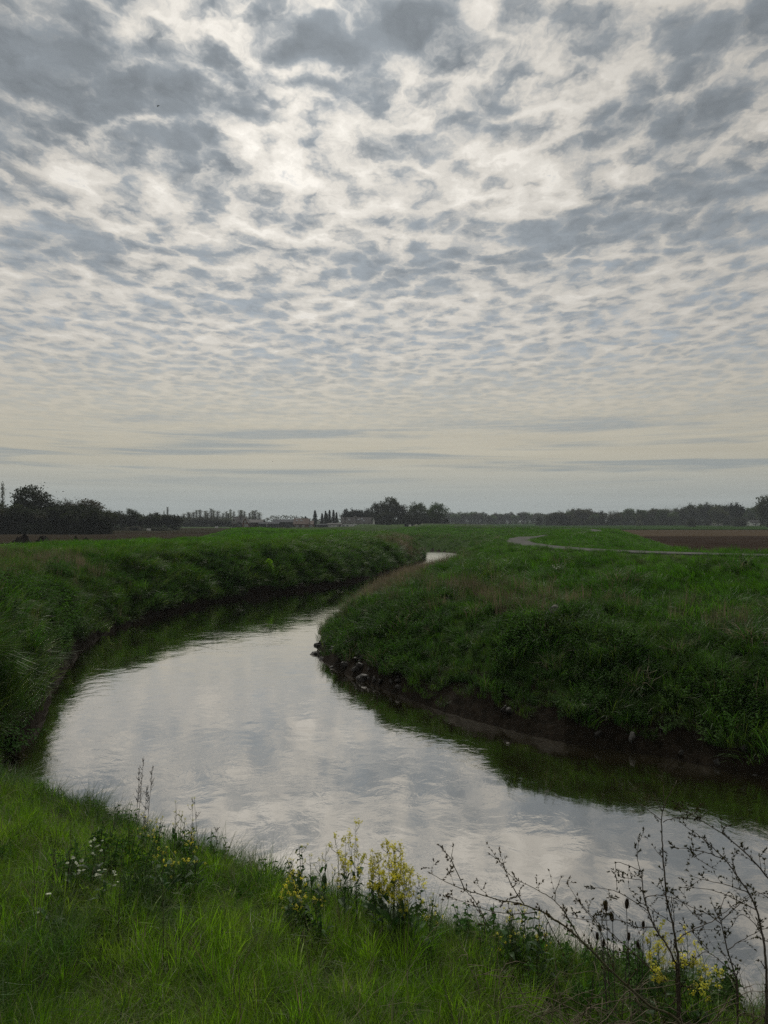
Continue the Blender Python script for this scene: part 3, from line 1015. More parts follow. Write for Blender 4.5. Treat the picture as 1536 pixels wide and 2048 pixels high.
def twig(mb, bb, p, d, L, r, g, depth=0, bud=1.0):
    n = 4
    pts = [p]; dirv = d.normalized()
    for k in range(n):
        dirv = (dirv + Vector((g.gauss(0, .16), g.gauss(0, .16), g.gauss(0.06, .13)))).normalized()
        pts.append(pts[-1] + dirv * L / n)
    mb.tube(pts, [r * (1 - 0.6 * k / n) for k in range(n + 1)], 4, 0, cap=False)
    for k in range(1, n + 1):
        if g.random() < 0.85 * bud:
            o = Vector((g.gauss(0, 1), g.gauss(0, 1), g.gauss(0.3, 1))).normalized()
            bud_on(bb, pts[k], (dirv + o * 0.8), g.uniform(0.012, 0.026), g.uniform(0.0028, 0.005), g)
    bud_on(bb, pts[-1], dirv, g.uniform(0.018, 0.03), 0.0045, g)
    if depth < 1:
        for k in range(1, n):
            if g.random() < 0.5:
                o = Vector((g.gauss(0, 1), g.gauss(0, 0.8), g.gauss(0.3, 0.8))).normalized()
                twig(mb, bb, pts[k], dirv * 0.7 + o, L * g.uniform(.3, .6), r * .6, g, depth + 1, bud)


def shrub(name, label, stems, mat, seed, twigs=1.0, group=None):
    """stems: list of (pixel polyline, depth base, depth tip, r0, r1, from which parent)."""
    g = random.Random(seed)
    b0 = stems[0]
    mb, bb = MB(), MB()
    first = None
    for (pl, d0, d1, r0, r1, dens) in stems:
        raw = []
        for i, (px, py) in enumerate(pl):
            t = i / (len(pl) - 1)
            raw.append(at(px, py, d0 + (d1 - d0) * t))
        if first is None:
            p = raw[0]
            zg = gz(p.x, p.y)
            first = Vector((p.x, p.y, zg))
            raw.insert(0, Vector((p.x + (p.x - raw[1].x) * 0.3, p.y, zg - 0.05)))
        pts = smooth_line(raw, 5)
        n = len(pts) - 1
        pts = [p + Vector((g.gauss(0, .0012), g.gauss(0, .004), g.gauss(0, .0012))) for p in pts]
        rad = [r0 + (r1 - r0) * (k / n) ** 0.8 for k in range(n + 1)]
        mb.tube(pts, [q_ * 0.85 for q_ in rad], 6, 0)
        s = 0.0
        nxt = g.uniform(.03, .09)
        total = sum((pts[k + 1] - pts[k]).length for k in range(n))
        for k in range(n):
            s += (pts[k + 1] - pts[k]).length
            if s > nxt and s > total * 0.12:
                nxt = s + g.uniform(0.05, 0.11) / max(dens, 0.05)
                tan = (pts[k + 1] - pts[k]).normalized()
                o = Vector((g.gauss(0, 1), g.gauss(0, 0.8), g.gauss(0.35, 0.8))).normalized()
                if g.random() < 0.75 * twigs:
                    twig(mb, bb, pts[k + 1], tan * 0.8 + o * 0.9, g.uniform(0.06, 0.24) * (0.6 + 0.5 * (1 - s / total)), max(rad[k + 1] * 0.45, 0.0016), g)
                bud_on(bb, pts[k + 1], tan * 0.5 + o, g.uniform(0.014, 0.026), 0.005, g)
        bud_on(bb, pts[-1], pts[-1] - pts[-2], 0.03, 0.005, g)
    root = empty(name, first)
    for m_, nm, mt in ((mb, 'stem', mat), (bb, 'buds', BUD)):
        m_.v = [tuple(Vector(v) - first) for v in m_.v]
        o = m_.build(nm, mt, root, smooth=(nm == 'stem'))
        if nm == 'buds':
            o['kind'] = 'stuff'
    tag(root, label, 'shrub', group)
    return root


Z8 = lambda pts: [(840 + 0.4531 * x, 1530 + 0.4531 * y) for x, y in pts]
Z6 = lambda pts: [(1100 + 0.2839 * x, 1540 + 0.2839 * y) for x, y in pts]
shrub('budding_shrub', 'long bare branch leaning out over the water with opening buds', [
    (Z8([(1150, 1143), (1000, 1040), (850, 905), (720, 775), (620, 690), (540, 640), (450, 605), (360, 588), (260, 560), (180, 535), (110, 505), (50, 472)]), 5.2, 5.9, 0.013, 0.0022, 1.0),
    (Z8([(455, 605), (400, 520), (360, 430), (310, 388)]), 5.75, 5.9, 0.006, 0.002, 1.2),
    (Z8([(195, 538), (150, 440), (130, 400), (85, 350)]), 5.82, 5.9, 0.005, 0.002, 1.0),
    (Z8([(135, 405), (146, 355)]), 5.88, 5.9, 0.003, 0.002, 1.0),
    (Z8([(700, 755), (640, 650), (590, 590), (520, 545), (430, 500), (385, 470)]), 5.6, 5.9, 0.006, 0.002, 1.2),
    (Z8([(590, 590), (597, 540), (615, 490)]), 5.7, 5.8, 0.004, 0.002, 1.0),
    (Z8([(290, 680), (240, 590), (200, 545)]), 5.7, 5.8, 0.004, 0.003, 0.6),
    (Z8([(505, 640), (430, 645), (340, 640), (220, 605), (125, 570)]), 5.7, 5.9, 0.005, 0.002, 1.0),
    (Z8([(540, 640), (590, 740), (625, 815)]), 5.65, 5.6, 0.004, 0.003, 0.5),
    (Z8([(850, 905), (790, 720), (700, 600), (650, 520)]), 5.45, 5.8, 0.005, 0.0015, 0.8),
], BARK_G, 3)
shrub('budding_shrub', 'upright dark shoot rising tallest among the twigs by the water', [
    (Z6([(895, 1420), (885, 1290), (870, 1180), (850, 1060), (815, 930), (800, 770), (785, 600), (780, 460), (776, 340), (795, 250), (835, 160), (885, 70)]), 5.9, 6.1, 0.013, 0.0028, 0.5),
    (Z6([(776, 345), (700, 285), (600, 210)]), 6.05, 6.2, 0.004, 0.002, 0.9),
    (Z6([(786, 355), (880, 325), (1000, 330)]), 6.05, 6.0, 0.004, 0.002, 0.9),
    (Z6([(782, 285), (730, 190)]), 6.05, 6.1, 0.004, 0.002, 1.0),
    (Z6([(790, 260), (788, 90)]), 6.05, 6.1, 0.004, 0.002, 1.0),
    (Z6([(880, 1180), (980, 1110), (1120, 1050), (1250, 960), (1390, 860)]), 5.95, 6.3, 0.006, 0.002, 1.0),
    (Z6([(850, 1060), (760, 1000), (690, 960)]), 5.95, 6.0, 0.004, 0.002, 1.0),
], BARK, 5)
shrub('budding_shrub', 'forked reddish shrub with drooping side twigs beside the tall shoot', [
    (Z6([(880, 1420), (860, 1320), (800, 1200), (725, 1090), (685, 980), (650, 880), (640, 760), (622, 680), (605, 600), (615, 500)]), 5.8, 5.9, 0.011, 0.002, 0.9),
    (Z6([(622, 695), (545, 660), (462, 638), (456, 700), (460, 800)]), 5.85, 5.9, 0.004, 0.0018, 1.0),
    (Z6([(685, 980), (600, 920), (480, 850), (380, 820), (275, 815)]), 5.82, 6.0, 0.005, 0.002, 1.3),
    (Z6([(650, 890), (740, 865), (900, 905), (1000, 1000), (1060, 1050)]), 5.85, 5.8, 0.004, 0.002, 1.2),
    (Z6([(725, 1090), (600, 1090), (480, 1040), (300, 1040), (100, 1020)]), 5.82, 5.6, 0.005, 0.002, 1.1),
    (Z6([(720, 1400), (560, 1250), (420, 1130), (330, 1060), (215, 930)]), 5.6, 5.8, 0.005, 0.002, 1.0),
    (Z6([(640, 760), (520, 745), (490, 742)]), 5.85, 5.9, 0.003, 0.002, 1.4),
], BARK, 8)
shrub('budding_shrub', 'wide twiggy shrub with many crossing shoots at the water edge', [
    (Z6([(1300, 1520), (1278, 1400), (1230, 1240), (1190, 1060), (1150, 980), (1120, 900)]), 5.9, 6.1, 0.011, 0.002, 1.0),
    (Z6([(1190, 1045), (1280, 960), (1400, 870), (1500, 850)]), 6.0, 6.0, 0.005, 0.002, 1.2),
    (Z6([(1185, 1060), (1100, 1000), (950, 930), (830, 840)]), 6.0, 6.2, 0.005, 0.002, 1.2),
    (Z6([(1235, 1250), (1330, 1180), (1450, 1120), (1530, 1080)]), 5.95, 5.9, 0.004, 0.002, 1.2),
    (Z6([(1170, 1030), (1200, 920), (1230, 850)]), 6.0, 6.1, 0.004, 0.002, 1.0),
    (Z6([(1100, 1240), (1030, 1170), (960, 1090)]), 6.0, 6.1, 0.004, 0.002, 1.2),
    (Z6([(1290, 1430), (1200, 1340), (1080, 1260), (980, 1340)]), 5.9, 5.9, 0.005, 0.002, 0.9),
], BARK, 12)
shrub('budding_shrub', 'tall dark shrub arching towards the river with long budded branches', [
    (Z6([(1505, 1680), (1505, 1500), (1500, 1300), (1480, 1150), (1440, 970), (1380, 840), (1300, 730), (1230, 630), (1140, 540), (1050, 460), (920, 370)]), 5.5, 5.9, 0.014, 0.0022, 0.9),
    (Z6([(1230, 625), (1100, 572), (980, 545), (880, 535)]), 5.8, 5.9, 0.005, 0.002, 1.1),
    (Z6([(1385, 850), (1250, 800), (1130, 770), (1000, 740)]), 5.7, 5.8, 0.005, 0.002, 1.2),
    (Z6([(1440, 970), (1300, 900), (1130, 830), (920, 810)]), 5.65, 5.9, 0.005, 0.002, 1.2),
    (Z6([(1160, 690), (1090, 650), (1000, 590)]), 5.8, 5.9, 0.003, 0.002, 1.2),
    (Z6([(1300, 730), (1270, 620), (1290, 560)]), 5.75, 5.8, 0.004, 0.002, 1.2),
    (Z6([(1480, 1150), (1420, 1060), (1330, 1000), (1250, 1100)]), 5.6, 5.7, 0.004, 0.002, 1.1),
], BARK, 15)
shrub('budding_shrub', 'slender arching branch crossing in front of the dark reflection', [
    (Z6([(1700, 1650), (1680, 1300), (1620, 900), (1536, 770), (1440, 650), (1340, 550), (1220, 450), (1110, 380), (1010, 320), (900, 245)]), 5.6, 6.0, 0.012, 0.002, 0.9),
    (Z6([(1210, 445), (1212, 400), (1245, 385)]), 5.9, 5.9, 0.003, 0.002, 2.0),
    (Z6([(1205, 445), (1190, 345)]), 5.9, 5.9, 0.003, 0.002, 2.0),
    (Z6([(1560, 900), (1460, 850), (1380, 820)]), 5.7, 5.8, 0.004, 0.002, 1.2),
    (Z6([(1475, 690), (1460, 600)]), 5.75, 5.8, 0.003, 0.002, 1.0),
], BARK, 18)

# dry tangled twigs below the shrubs
g = random.Random(5)
for i in range(95):
    px = g.uniform(960, 1530); py = g.uniform(1900, 2046)
    d = (CAM_H - 1.75) / ((py - HOR) / FPX)
    mb = MB()
    p = at(px, py, d)
    z0 = gz(p.x, p.y)
    o = Vector((p.x, p.y, z0))
    a = g.uniform(0, 6.28); L = g.uniform(0.35, 1.0); h = g.uniform(0.12, 0.5)
    pts = [Vector((0, 0, -0.03))]
    for k in range(1, 7):
        t = k / 6
        pts.append(Vector((math.cos(a) * L * t + g.gauss(0, .02), math.sin(a) * L * t * 0.5 + g.gauss(0, .02), h * math.sin(t * g.uniform(1.8, 2.6)) + 0.03)))
    mb.tube(smooth_line(pts, 3), [0.0045 * (1 - 0.7 * k / 18) for k in range(19)], 4)
    for q in range(3):
        k = g.randint(2, 5)
        e = pts[k] + Vector((g.gauss(0, .14), g.gauss(0, .1), g.gauss(0.05, .1)))
        mb.tube([pts[k], (pts[k] + e) / 2 + Vector((0, 0, .02)), e], [0.003, 0.002, 0.0012], 3)
    ob = mb.build('dry_twig', DRY if i % 3 else BARK_G, None, True, o)
    tag(ob, 'dry tan twig lying tangled in the grass below the shrubs', 'twig', 'tangled dry twigs under the shrubs')


# --- flowering plants
def flower_head_mesh(name, petal, n, r, seed, flat=0.0):
    g = random.Random(seed)
    mb = MB()
    for i in range(n):
        if flat:
            a = i * 2.4; rr = r * math.sqrt((i + 0.5) / n)
            c = Vector((math.cos(a) * rr, math.sin(a) * rr, g.uniform(0, r * flat)))
        else:
            c = Vector((g.gauss(0, .45), g.gauss(0, .45), g.gauss(0.1, .55))) * r
        nrm = (c.normalized() + Vector((g.gauss(0, .3), g.gauss(0, .3), 0.6))).normalized()
        u = nrm.orthogonal().normalized(); w = nrm.cross(u)
        s = r * g.uniform(0.28, 0.42)
        for q in range(4):
            a = q * math.pi / 2 + 0.3
            d = u * math.cos(a) + w * math.sin(a); e = nrm.cross(d)
            mb.face([c, c + d * s * 0.7 - e * s * 0.42 + nrm * s * .15, c + d * s + nrm * s * .1, c + d * s * 0.7 + e * s * 0.42 + nrm * s * .15])
    return mb.mesh(name, petal)


def leaf_mesh(name, mat, L, W):
    mb = MB()
    prev = None
    for k in range(5):
        t = k / 4
        w = W * math.sin(math.pi * (0.12 + 0.86 * t)) * 0.5
        c = Vector((L * t, 0, 0.35 * L * math.sin(t * 2.2) - 0.25 * L * t * t))
        row = [c + Vector((0, -w, 0.15 * w)), c - Vector((0, 0, 0.1 * w)), c + Vector((0, w, 0.15 * w))]
        if prev:
            mb.face([prev[0], prev[1], row[1], row[0]]); mb.face([prev[1], prev[2], row[2], row[1]])
        prev = row
    return mb.mesh(name, mat)


HEADS = [flower_head_mesh('flower_head', YELLOW, 16, 0.030, s) for s in range(4)]
HEADS_S = [flower_head_mesh('flower_head', YELLOW, 9, 0.020, 10 + s) for s in range(3)]
UMBELS = [flower_head_mesh('flower_head', WHITE_P, 14, 0.020, 20 + s, 0.25) for s in range(3)]
LEAVES = [leaf_mesh('leaf', RAPE_LEAF, L, W) for L, W in ((0.16, 0.05), (0.12, 0.035), (0.2, 0.06))]


def flower_plant(name, label, px, top, d, nst, seed, heads, spread_=0.12, nleaf=7, cat='flower', group=None, hd=1.0, hb=5):
    g = random.Random(seed)
    x = (px - 768) / FPX * d
    z0 = gz(x, d)
    H = CAM_H - (top - HOR) / FPX * d - z0
    H = max(H, 0.25)
    root = empty(name, (x, d, z0))
    mb = MB()
    hp = []
    for s in range(nst):
        a = g.uniform(0, 6.28); sp = spread_ * g.uniform(0.2, 1.0)
        hs = H * (1.0 if s == 0 else g.uniform(0.66, 0.97))
        tip = Vector((math.cos(a) * sp, math.sin(a) * sp, hs)) if s else Vector((g.gauss(0, .02), g.gauss(0, .02), hs))
        b = Vector((math.cos(a) * 0.03, math.sin(a) * 0.03, -0.04))
        pts = smooth_line([b, b.lerp(tip, 0.4) + Vector((g.gauss(0, .02), g.gauss(0, .02), 0)), b.lerp(tip, 0.75) + Vector((g.gauss(0, .015), g.gauss(0, .015), 0)), tip], 3)
        mb.tube(pts, [0.0044 * (1 - 0.7 * k / (len(pts) - 1)) for k in range(len(pts))], 4)
        hp.append(tip)
        for q in range(hb):
            t = g.uniform(0.55, 0.95)
            p = b.lerp(tip, t)
            an = g.uniform(0, 6.28)
            e = p + Vector((math.cos(an) * g.uniform(.03, .09), math.sin(an) * g.uniform(.03, .09), g.uniform(.05, .14) * (1.2 - t * 0.5)))
            e.z = min(e.z, hs + 0.01)
            mb.tube([p, (p + e) / 2 + Vector((math.cos(an) * .015, math.sin(an) * .015, -.005)), e], [0.003, 0.0022, 0.0016], 3)
            hp.append(e)
        for q in range(8):                            # slim seed pods
            t = g.uniform(0.5, 0.93); p = b.lerp(tip, t); an = g.uniform(0, 6.28)
            mb.tube([p, p + Vector((math.cos(an) * .03, math.sin(an) * .03, .035))], [0.0016, 0.001], 3)
    mb.build('stem', RAPE_STEM, root)
    for p in hp:
        o = add('flower_head', g.choice(heads), root, p)
        k = g.uniform(0.7, 1.15) * hd
        o.scale = (k, k, k)
        o.rotation_euler = (g.gauss(0, .3), g.gauss(0, .3), g.uniform(0, 6.28))
    for q in range(nleaf):
        t = g.uniform(0.08, 0.6)
        o = add('leaf', g.choice(LEAVES), root, (g.gauss(0, .02), g.gauss(0, .02), H * t))
        o.rotation_euler = (g.gauss(0, .3), g.uniform(-0.9, 0.1), g.uniform(0, 6.28))
        k = g.uniform(0.7, 1.2) * (1.2 - 0.8 * t)
        o.scale = (k, k, k)
    tag(root, label, cat, group)
    return root


GY_ = 'yellow flowering plants on the near bank'
for px, top, d, n, sd, lab, hs in [
    (712, 1640, 7.7, 4, 1, 'tallest yellow flowering plant standing against the water', HEADS),
    (690, 1672, 7.6, 3, 2, 'slim yellow flowering plant leaning beside the tallest one', HEADS),
    (748, 1700, 7.5, 4, 3, 'bushy yellow flowering plant directly beside the tallest one', HEADS),
    (775, 1682, 7.5, 4, 4, 'dense yellow flowering plant in the middle of the tall clump', HEADS),
    (797, 1682, 7.4, 4, 5, 'dense yellow flowering plant at the waterward side of the tall clump', HEADS),
    (760, 1712, 7.35, 3, 31, 'leafy yellow flowering plant filling the front of the tall clump', HEADS),
    (786, 1722, 7.25, 3, 32, 'low dense yellow flowering plant below the tall clump', HEADS),
    (806, 1722, 7.25, 3, 33, 'yellow flowering plant between the dense and the shorter ones', HEADS),
    (816, 1752, 7.1, 4, 6, 'shorter yellow flowering plant at the end of the tall clump', HEADS),
    (862, 1790, 6.9, 3, 7, 'small greenish flowering plant at the foot of the tall clump', HEADS_S),
    (600, 1690, 8.0, 3, 8, 'thin pale yellow flowering stalk over dark grass tussock', HEADS_S),
    (648, 1690, 8.0, 3, 9, 'thin bolting plant with few yellow tips over the tussock', HEADS_S),
    (626, 1706, 7.9, 3, 10, 'pale yellow flowering plant between two thin stalks', HEADS_S),
    (585, 1738, 7.3, 3, 11, 'low bright yellow flower plant in front of dark tussock', HEADS),
    (605, 1752, 7.2, 3, 12, 'low bright yellow flower plant nestled in the tussock grass', HEADS),
    (642, 1762, 7.1, 2, 13, 'low yellow flower plant beside dark nettle leaves', HEADS_S),
    (1045, 1800, 6.9, 4, 14, 'yellow flowers seen behind the leaning bare branch', HEADS_S),
    (1018, 1815, 6.8, 3, 15, 'small yellow flower clump under the leaning bare branch', HEADS_S),
    (1082, 1822, 6.7, 3, 16, 'sparse yellow flower plant rising from the dry twigs', HEADS_S),
    (1312, 1848, 6.3, 3, 17, 'bright yellow flowers behind the tall upright shoot', HEADS),
    (1300, 1868, 6.2, 2, 18, 'yellow flower plant between teasel stems and upright shoot', HEADS),
    (1376, 1862, 6.2, 3, 19, 'yellow flowers showing through the crossing twigs', HEADS),
    (1392, 1886, 6.1, 3, 20, 'low yellow flowers at the foot of the twiggy shrub', HEADS),
    (292, 1622, 9.4, 3, 21, 'short yellow flower plant beside the dry grey weed', HEADS),
    (312, 1636, 9.2, 3, 22, 'short yellow flower plant on the tussock by dead stalks', HEADS),
    (352, 1600, 9.0, 3, 23, 'thin stalk with tiny pale yellow heads against the water', HEADS_S),
    (378, 1598, 8.9, 2, 24, 'single leaning stalk with a pale yellow head against the water', HEADS_S),
    (384, 1662, 8.4, 2, 25, 'little yellow flower on the grassy edge of the bank', HEADS),
]:
    flower_plant('yellow_flower_plant', lab, px, top, d, n, sd, hs, 0.20 if n > 2 else 0.10, 9, group=GY_, hd=(0.55 if d > 8.3 else (0.72 if d < 7.35 and px < 700 else 0.95)) if hs is HEADS else 0.8, hb=(3 if d > 8.3 or px < 660 else 6) if hs is HEADS else 4)
for i, (px, top, d) in enumerate([(312, 1680, 7.9), (330, 1695, 7.7), (352, 1702, 7.6), (372, 1688, 7.7), (394, 1690, 7.7), (346, 1722, 7.4)]):
    flower_plant('yellow_flower_plant', 'small pale yellow flower growing in open grass below the tussock', px, top, d, 2, 40 + i, HEADS_S, 0.05, 4, group='small pale flowers in the grass', hb=1, hd=1.0)
for i, (px, top, d, lab) in enumerate([(190, 1678, 7.6, 'white umbel flower with the widest heads in the meadow grass'), (150, 1712, 7.4, 'white umbel flower half sunk in the meadow grass'),
                                       (210, 1735, 7.0, 'short white umbel flower in front of the widest one'), (98, 1782, 6.6, 'single white umbel flower over a dark hollow in the grass')]):
    flower_plant('white_flower_plant', lab, px, top, d, 3 if i != 3 else 1, 60 + i, UMBELS, 0.16, 8, group='white umbel flowers in the grass', hb=2 if i != 3 else 1, hd=0.9)


flower_plant('white_flower_plant', 'whitish umbel plant alone on the upper slope of the inner bend', 1115, 1130, 29.0, 4, 90, UMBELS, 0.35, 8, hb=4, hd=1.1)
# --- teasels: dead stems with egg-shaped prickly heads
def teasel_head(seed):
    g = random.Random(seed)
    mb = MB()
    n, m_ = 10, 8
    for i in range(n):
        for k in range(m_):
            t0 = i / n; a = 6.283 * (k + 0.5 * (i % 2)) / m_
            r = 0.016 * math.sin(math.pi * (0.10 + 0.84 * t0)) ** 0.7
            c = Vector((math.cos(a) * r, math.sin(a) * r, 0.072 * t0))
            o = Vector((math.cos(a), math.sin(a), 0.35 + t0))
            s = Vector((-math.sin(a), math.cos(a), 0)) * 0.0055
            mb.face([c - s, c + s, c + Vector((0, 0, .012)) + o * 0.002])
            mb.face([c - s * .4, c + s * .4, c + o.normalized() * 0.0085])
    core = [Vector((0, 0, 0.072 * k / 6)) for k in range(7)]
    mb.tube(core, [0.004 + 0.0135 * math.sin(math.pi * (0.08 + 0.86 * k / 6)) for k in range(7)], 8)
    return mb.mesh('seed_head', TEASEL)


TH = [teasel_head(s) for s in range(3)]
TEAS = [(1210, 1798, 6.15, 'dead teasel with plump brown head, second tallest in its clump'), (1250, 1793, 6.1, 'dead teasel with plump brown head, tallest in its clump'),
        (1222, 1818, 6.05, 'dead teasel with ragged head between two taller ones'), (1198, 1838, 6.0, 'thin dead teasel with small head behind twigs'),
        (1283, 1832, 6.1, 'dead teasel with small dark head next to the yellow flowers'), (1192, 1855, 5.95, 'bent dead teasel low over the grass'),
        (1204, 1868, 5.9, 'short dead teasel with reddish brown head near the grass'), (1254, 1856, 6.0, 'dead teasel with tiny withered head in the middle of its clump'), (1274, 1872, 5.95, 'short reddish teasel beside the dry twigs')]
for i, (px, top, d, lab) in enumerate(TEAS):
    g = random.Random(200 + i)
    x = (px - 768) / FPX * d; z0 = gz(x, d)
    H = max(CAM_H - (top + 18 - HOR) / FPX * d - z0, 0.2)
    root = empty('teasel', (x, d, z0))
    lean = Vector((g.gauss(0, .05), g.gauss(0, .05), 0))
    mb = MB()
    mb.tube(smooth_line([lean + Vector((0, 0, -.04)), lean * 0.5 + Vector((0, 0, H * .5)), Vector((0, 0, H))], 3), [0.005 - 0.0004 * k for k in range(7)], 5)
    for q in range(6):
        p = Vector((0, 0, H * g.uniform(0.4, 0.95))); a = g.uniform(0, 6.28)
        mb.tube([p, p + Vector((math.cos(a) * .04, math.sin(a) * .04, .07))], [0.002, 0.001], 3)
    mb.build('stem', GREY_DRY, root, True)
    h = add('seed_head', TH[i % 3], root, (0, 0, H - 0.004))
    k = 0.95 if i < 3 else 0.72
    h.scale = (k, k, k * 1.1)
    h.rotation_euler = (g.gauss(0, .12), g.gauss(0, .12), g.uniform(0, 6))
    mb = MB()
    for q in range(7):                                # long bracts under the head
        a = q * 0.9
        o = Vector((math.cos(a), math.sin(a), 0))
        mb.tube([Vector((0, 0, H)), Vector((0, 0, H + .01)) + o * .025, Vector((0, 0, H + .055)) + o * .034], [0.0016, 0.0012, 0.0006], 3)
    mb.build('bracts', TEASEL, root)
    tag(root, lab, 'teasel', 'dead teasels beside the shrubs')

# --- the dry grey feathery weed, dead sticks and seed stalks
def dry_weed(px, top, d, lab, n, seed, feathery, mat=GREY_DRY):
    g = random.Random(seed)
    x = (px - 768) / FPX * d; z0 = gz(x, d)
    H = max(CAM_H - (top - HOR) / FPX * d - z0, 0.25)
    root = empty('dry_weed', (x, d, z0))
    mb = MB(); sd = MB()
    for s in range(n):
        a = g.uniform(0, 6.28); w = 0.16 * g.random() if n > 1 else 0.0
        hs = H * (1 if s == 0 else g.uniform(.6, .96))
        tip = Vector((math.cos(a) * w + (g.gauss(0, .1) if n == 1 else 0), math.sin(a) * w, hs))
        b = Vector((math.cos(a) * .02, math.sin(a) * .02, -.04))
        pts = smooth_line([b, b.lerp(tip, .5) + Vector((g.gauss(0, .015), g.gauss(0, .015), 0)), tip], 4)
        mb.tube(pts, [0.0050 * (1 - .75 * k / 8) for k in range(9)], 4)
        for q in range(int(16 * feathery)):
            t = g.uniform(.42, .97); p = b.lerp(tip, t); an = g.uniform(0, 6.28)
            L = g.uniform(.06, .20) * (1.25 - t)
            e = p + Vector((math.cos(an) * L * .55, math.sin(an) * L * .55, L))
            mb.tube([p, e], [0.0020, 0.0010], 3)
            for u in range(7):
                c = p.lerp(e, (u + 1) / 7)
                o = Vector((g.gauss(0, 1), g.gauss(0, 1), g.gauss(.5, .6))).normalized()
                bud_on(sd, c, o, 0.013, 0.0028, g)
    mb.build('stalk', mat, root)
    if sd.v:
        o = sd.build('seeds', mat, root); o['kind'] = 'stuff'
    tag(root, lab, 'weed')
    return root


dry_weed(272, 1515, 10.4, 'tall feathery grey dead weed standing against the bright water', 2, 1, 1.0)
dry_weed(288, 1525, 10.3, 'feathery grey dead weed with two spires beside the taller one', 2, 2, 1.0)
dry_weed(406, 1600, 8.8, 'dead stick with dark withered tufts on the bank edge', 1, 3, 0.25)
dry_weed(342, 1602, 8.6, 'straight dead stalk beside the pale flower stalks', 1, 4, 0.1)
dry_weed(436, 1652, 8.9, 'short dark seed spike on the grassy bank edge', 1, 5, 0.5)
dry_weed(108, 1640, 7.2, 'thin brown dead stalk in the open meadow', 1, 6, 0.0, BARK)
dry_weed(127, 1634, 7.0, 'straighter dead stalk paired with another in the meadow', 1, 7, 0.0, BARK)
dry_weed(236, 1690, 6.6, 'dead stalk leaning behind the white umbel flower', 1, 8, 0.0, BARK)
dry_weed(334, 1692, 6.4, 'dead stalk below the small pale yellow flowers', 1, 9, 0.05, BARK)
dry_weed(638, 1855, 5.7, 'pale straw stalk standing in plain grass', 1, 10, 0.0, DRY)
dry_weed(930, 1890, 5.5, 'bent pale straw stalk beside the tangled twigs', 1, 11, 0.0, DRY)
dry_weed(88, 1690, 6.9, 'short pale stalk near a dark seed head in the meadow', 1, 12, 0.0, DRY)

# ------------------------------------------------------------------ stones at the water's edge of the inner bend
STONE = mat_plain('wet_stone', (0.012, 0.011, 0.009), (0.042, 0.038, 0.032), 5, 0.6, 0.6, 0.03, spec=0.35)
STONE_P = mat_plain('pale_stone', (0.10, 0.095, 0.085), (0.17, 0.165, 0.15), 5, 0.8, 0.6, 0.03)


def rock_mesh(seed, mat):
    g = random.Random(seed)
    bm = bmesh.new()
    bmesh.ops.create_icosphere(bm, subdivisions=2, radius=0.5)
    planes = [(Vector((g.gauss(0, 1), g.gauss(0, 1), g.gauss(0, 1))).normalized(), g.uniform(.20, .38)) for _ in range(12)]
    for v in bm.verts:
        for nn, dd in planes:
            k = v.co.dot(nn)
            if k > dd:
                v.co -= nn * (k - dd)
        v.co += Vector((g.gauss(0, .012), g.gauss(0, .012), g.gauss(0, .012)))
    me = bpy.data.meshes.new('stone')
    bm.to_mesh(me); bm.free()
    me.materials.append(mat)
    return me


ROCKS = [rock_mesh(s, STONE) for s in range(7)]
g = random.Random(77)
cand = [i for i in range(len(RIGHT)) if 14.5 < RIGHT[i][1] < 38 and -4 < RIGHT[i][0] < 10]
for i in range(185):
    k = g.choice(cand)
    p = RIGHT[k]
    if p[1] < 23 and g.random() < 0.72:
        continue
    t = RIGHT[min(k + 1, len(RIGHT) - 1)] - RIGHT[k - 1]; t = t / np.linalg.norm(t)
    nrm = np.array([t[1], -t[0]])                      # away from the water
    off = g.uniform(-0.12, 0.75) * (1.0 if p[1] > 22 else 0.8)
    x, y = p + nrm * off + np.array([g.gauss(0, .1), g.gauss(0, .1)])
    s = g.uniform(.14, .46) * (1.0 if p[1] > 24 else 0.75)
    o = add('stone', g.choice(ROCKS), None, (x, y, max(gz(x, y), -0.1) + s * 0.10))
    o.scale = (s * g.uniform(.9, 1.4), s, s * g.uniform(.55, .85))
    o.rotation_euler = (g.gauss(0, .25), g.gauss(0, .25), g.uniform(0, 6.28))
    tag(o, 'dark wet stone of the loose riprap at the foot of the inner bend', 'stone', 'riprap stones at the water edge')
p = at(1100, 1284, 22.6)
o = add('pale_slab', rock_mesh(91, STONE_P), None, (p.x, p.y, gz(p.x, p.y) + 0.28))
o.scale = (0.75, 0.35, 0.42); o.rotation_euler = (0.5, -0.5, 0.4)
tag(o, 'pale grey slab of stone sticking out of the nettles', 'stone')
p = at(1262, 1487, 17.5)
o = add('stone', rock_mesh(92, STONE_P), None, (p.x, p.y, gz(p.x, p.y) + 0.05))
o.scale = (0.30, 0.24, 0.34)
tag(o, 'lone pale brown stone in the mud at the foot of the bank', 'stone')

# ------------------------------------------------------------------ trees
TRUNK = mat_plain('tree_bark', (0.020, 0.018, 0.015), (0.050, 0.045, 0.038), 1.5, 0.9, 0.4, 0.05)


def mat_crown(name, cols, trans=0.3):
    return mat_leaf(name, cols, 0.12, trans, 0.7, 0.1, (1.0, 1.15, 0.5))


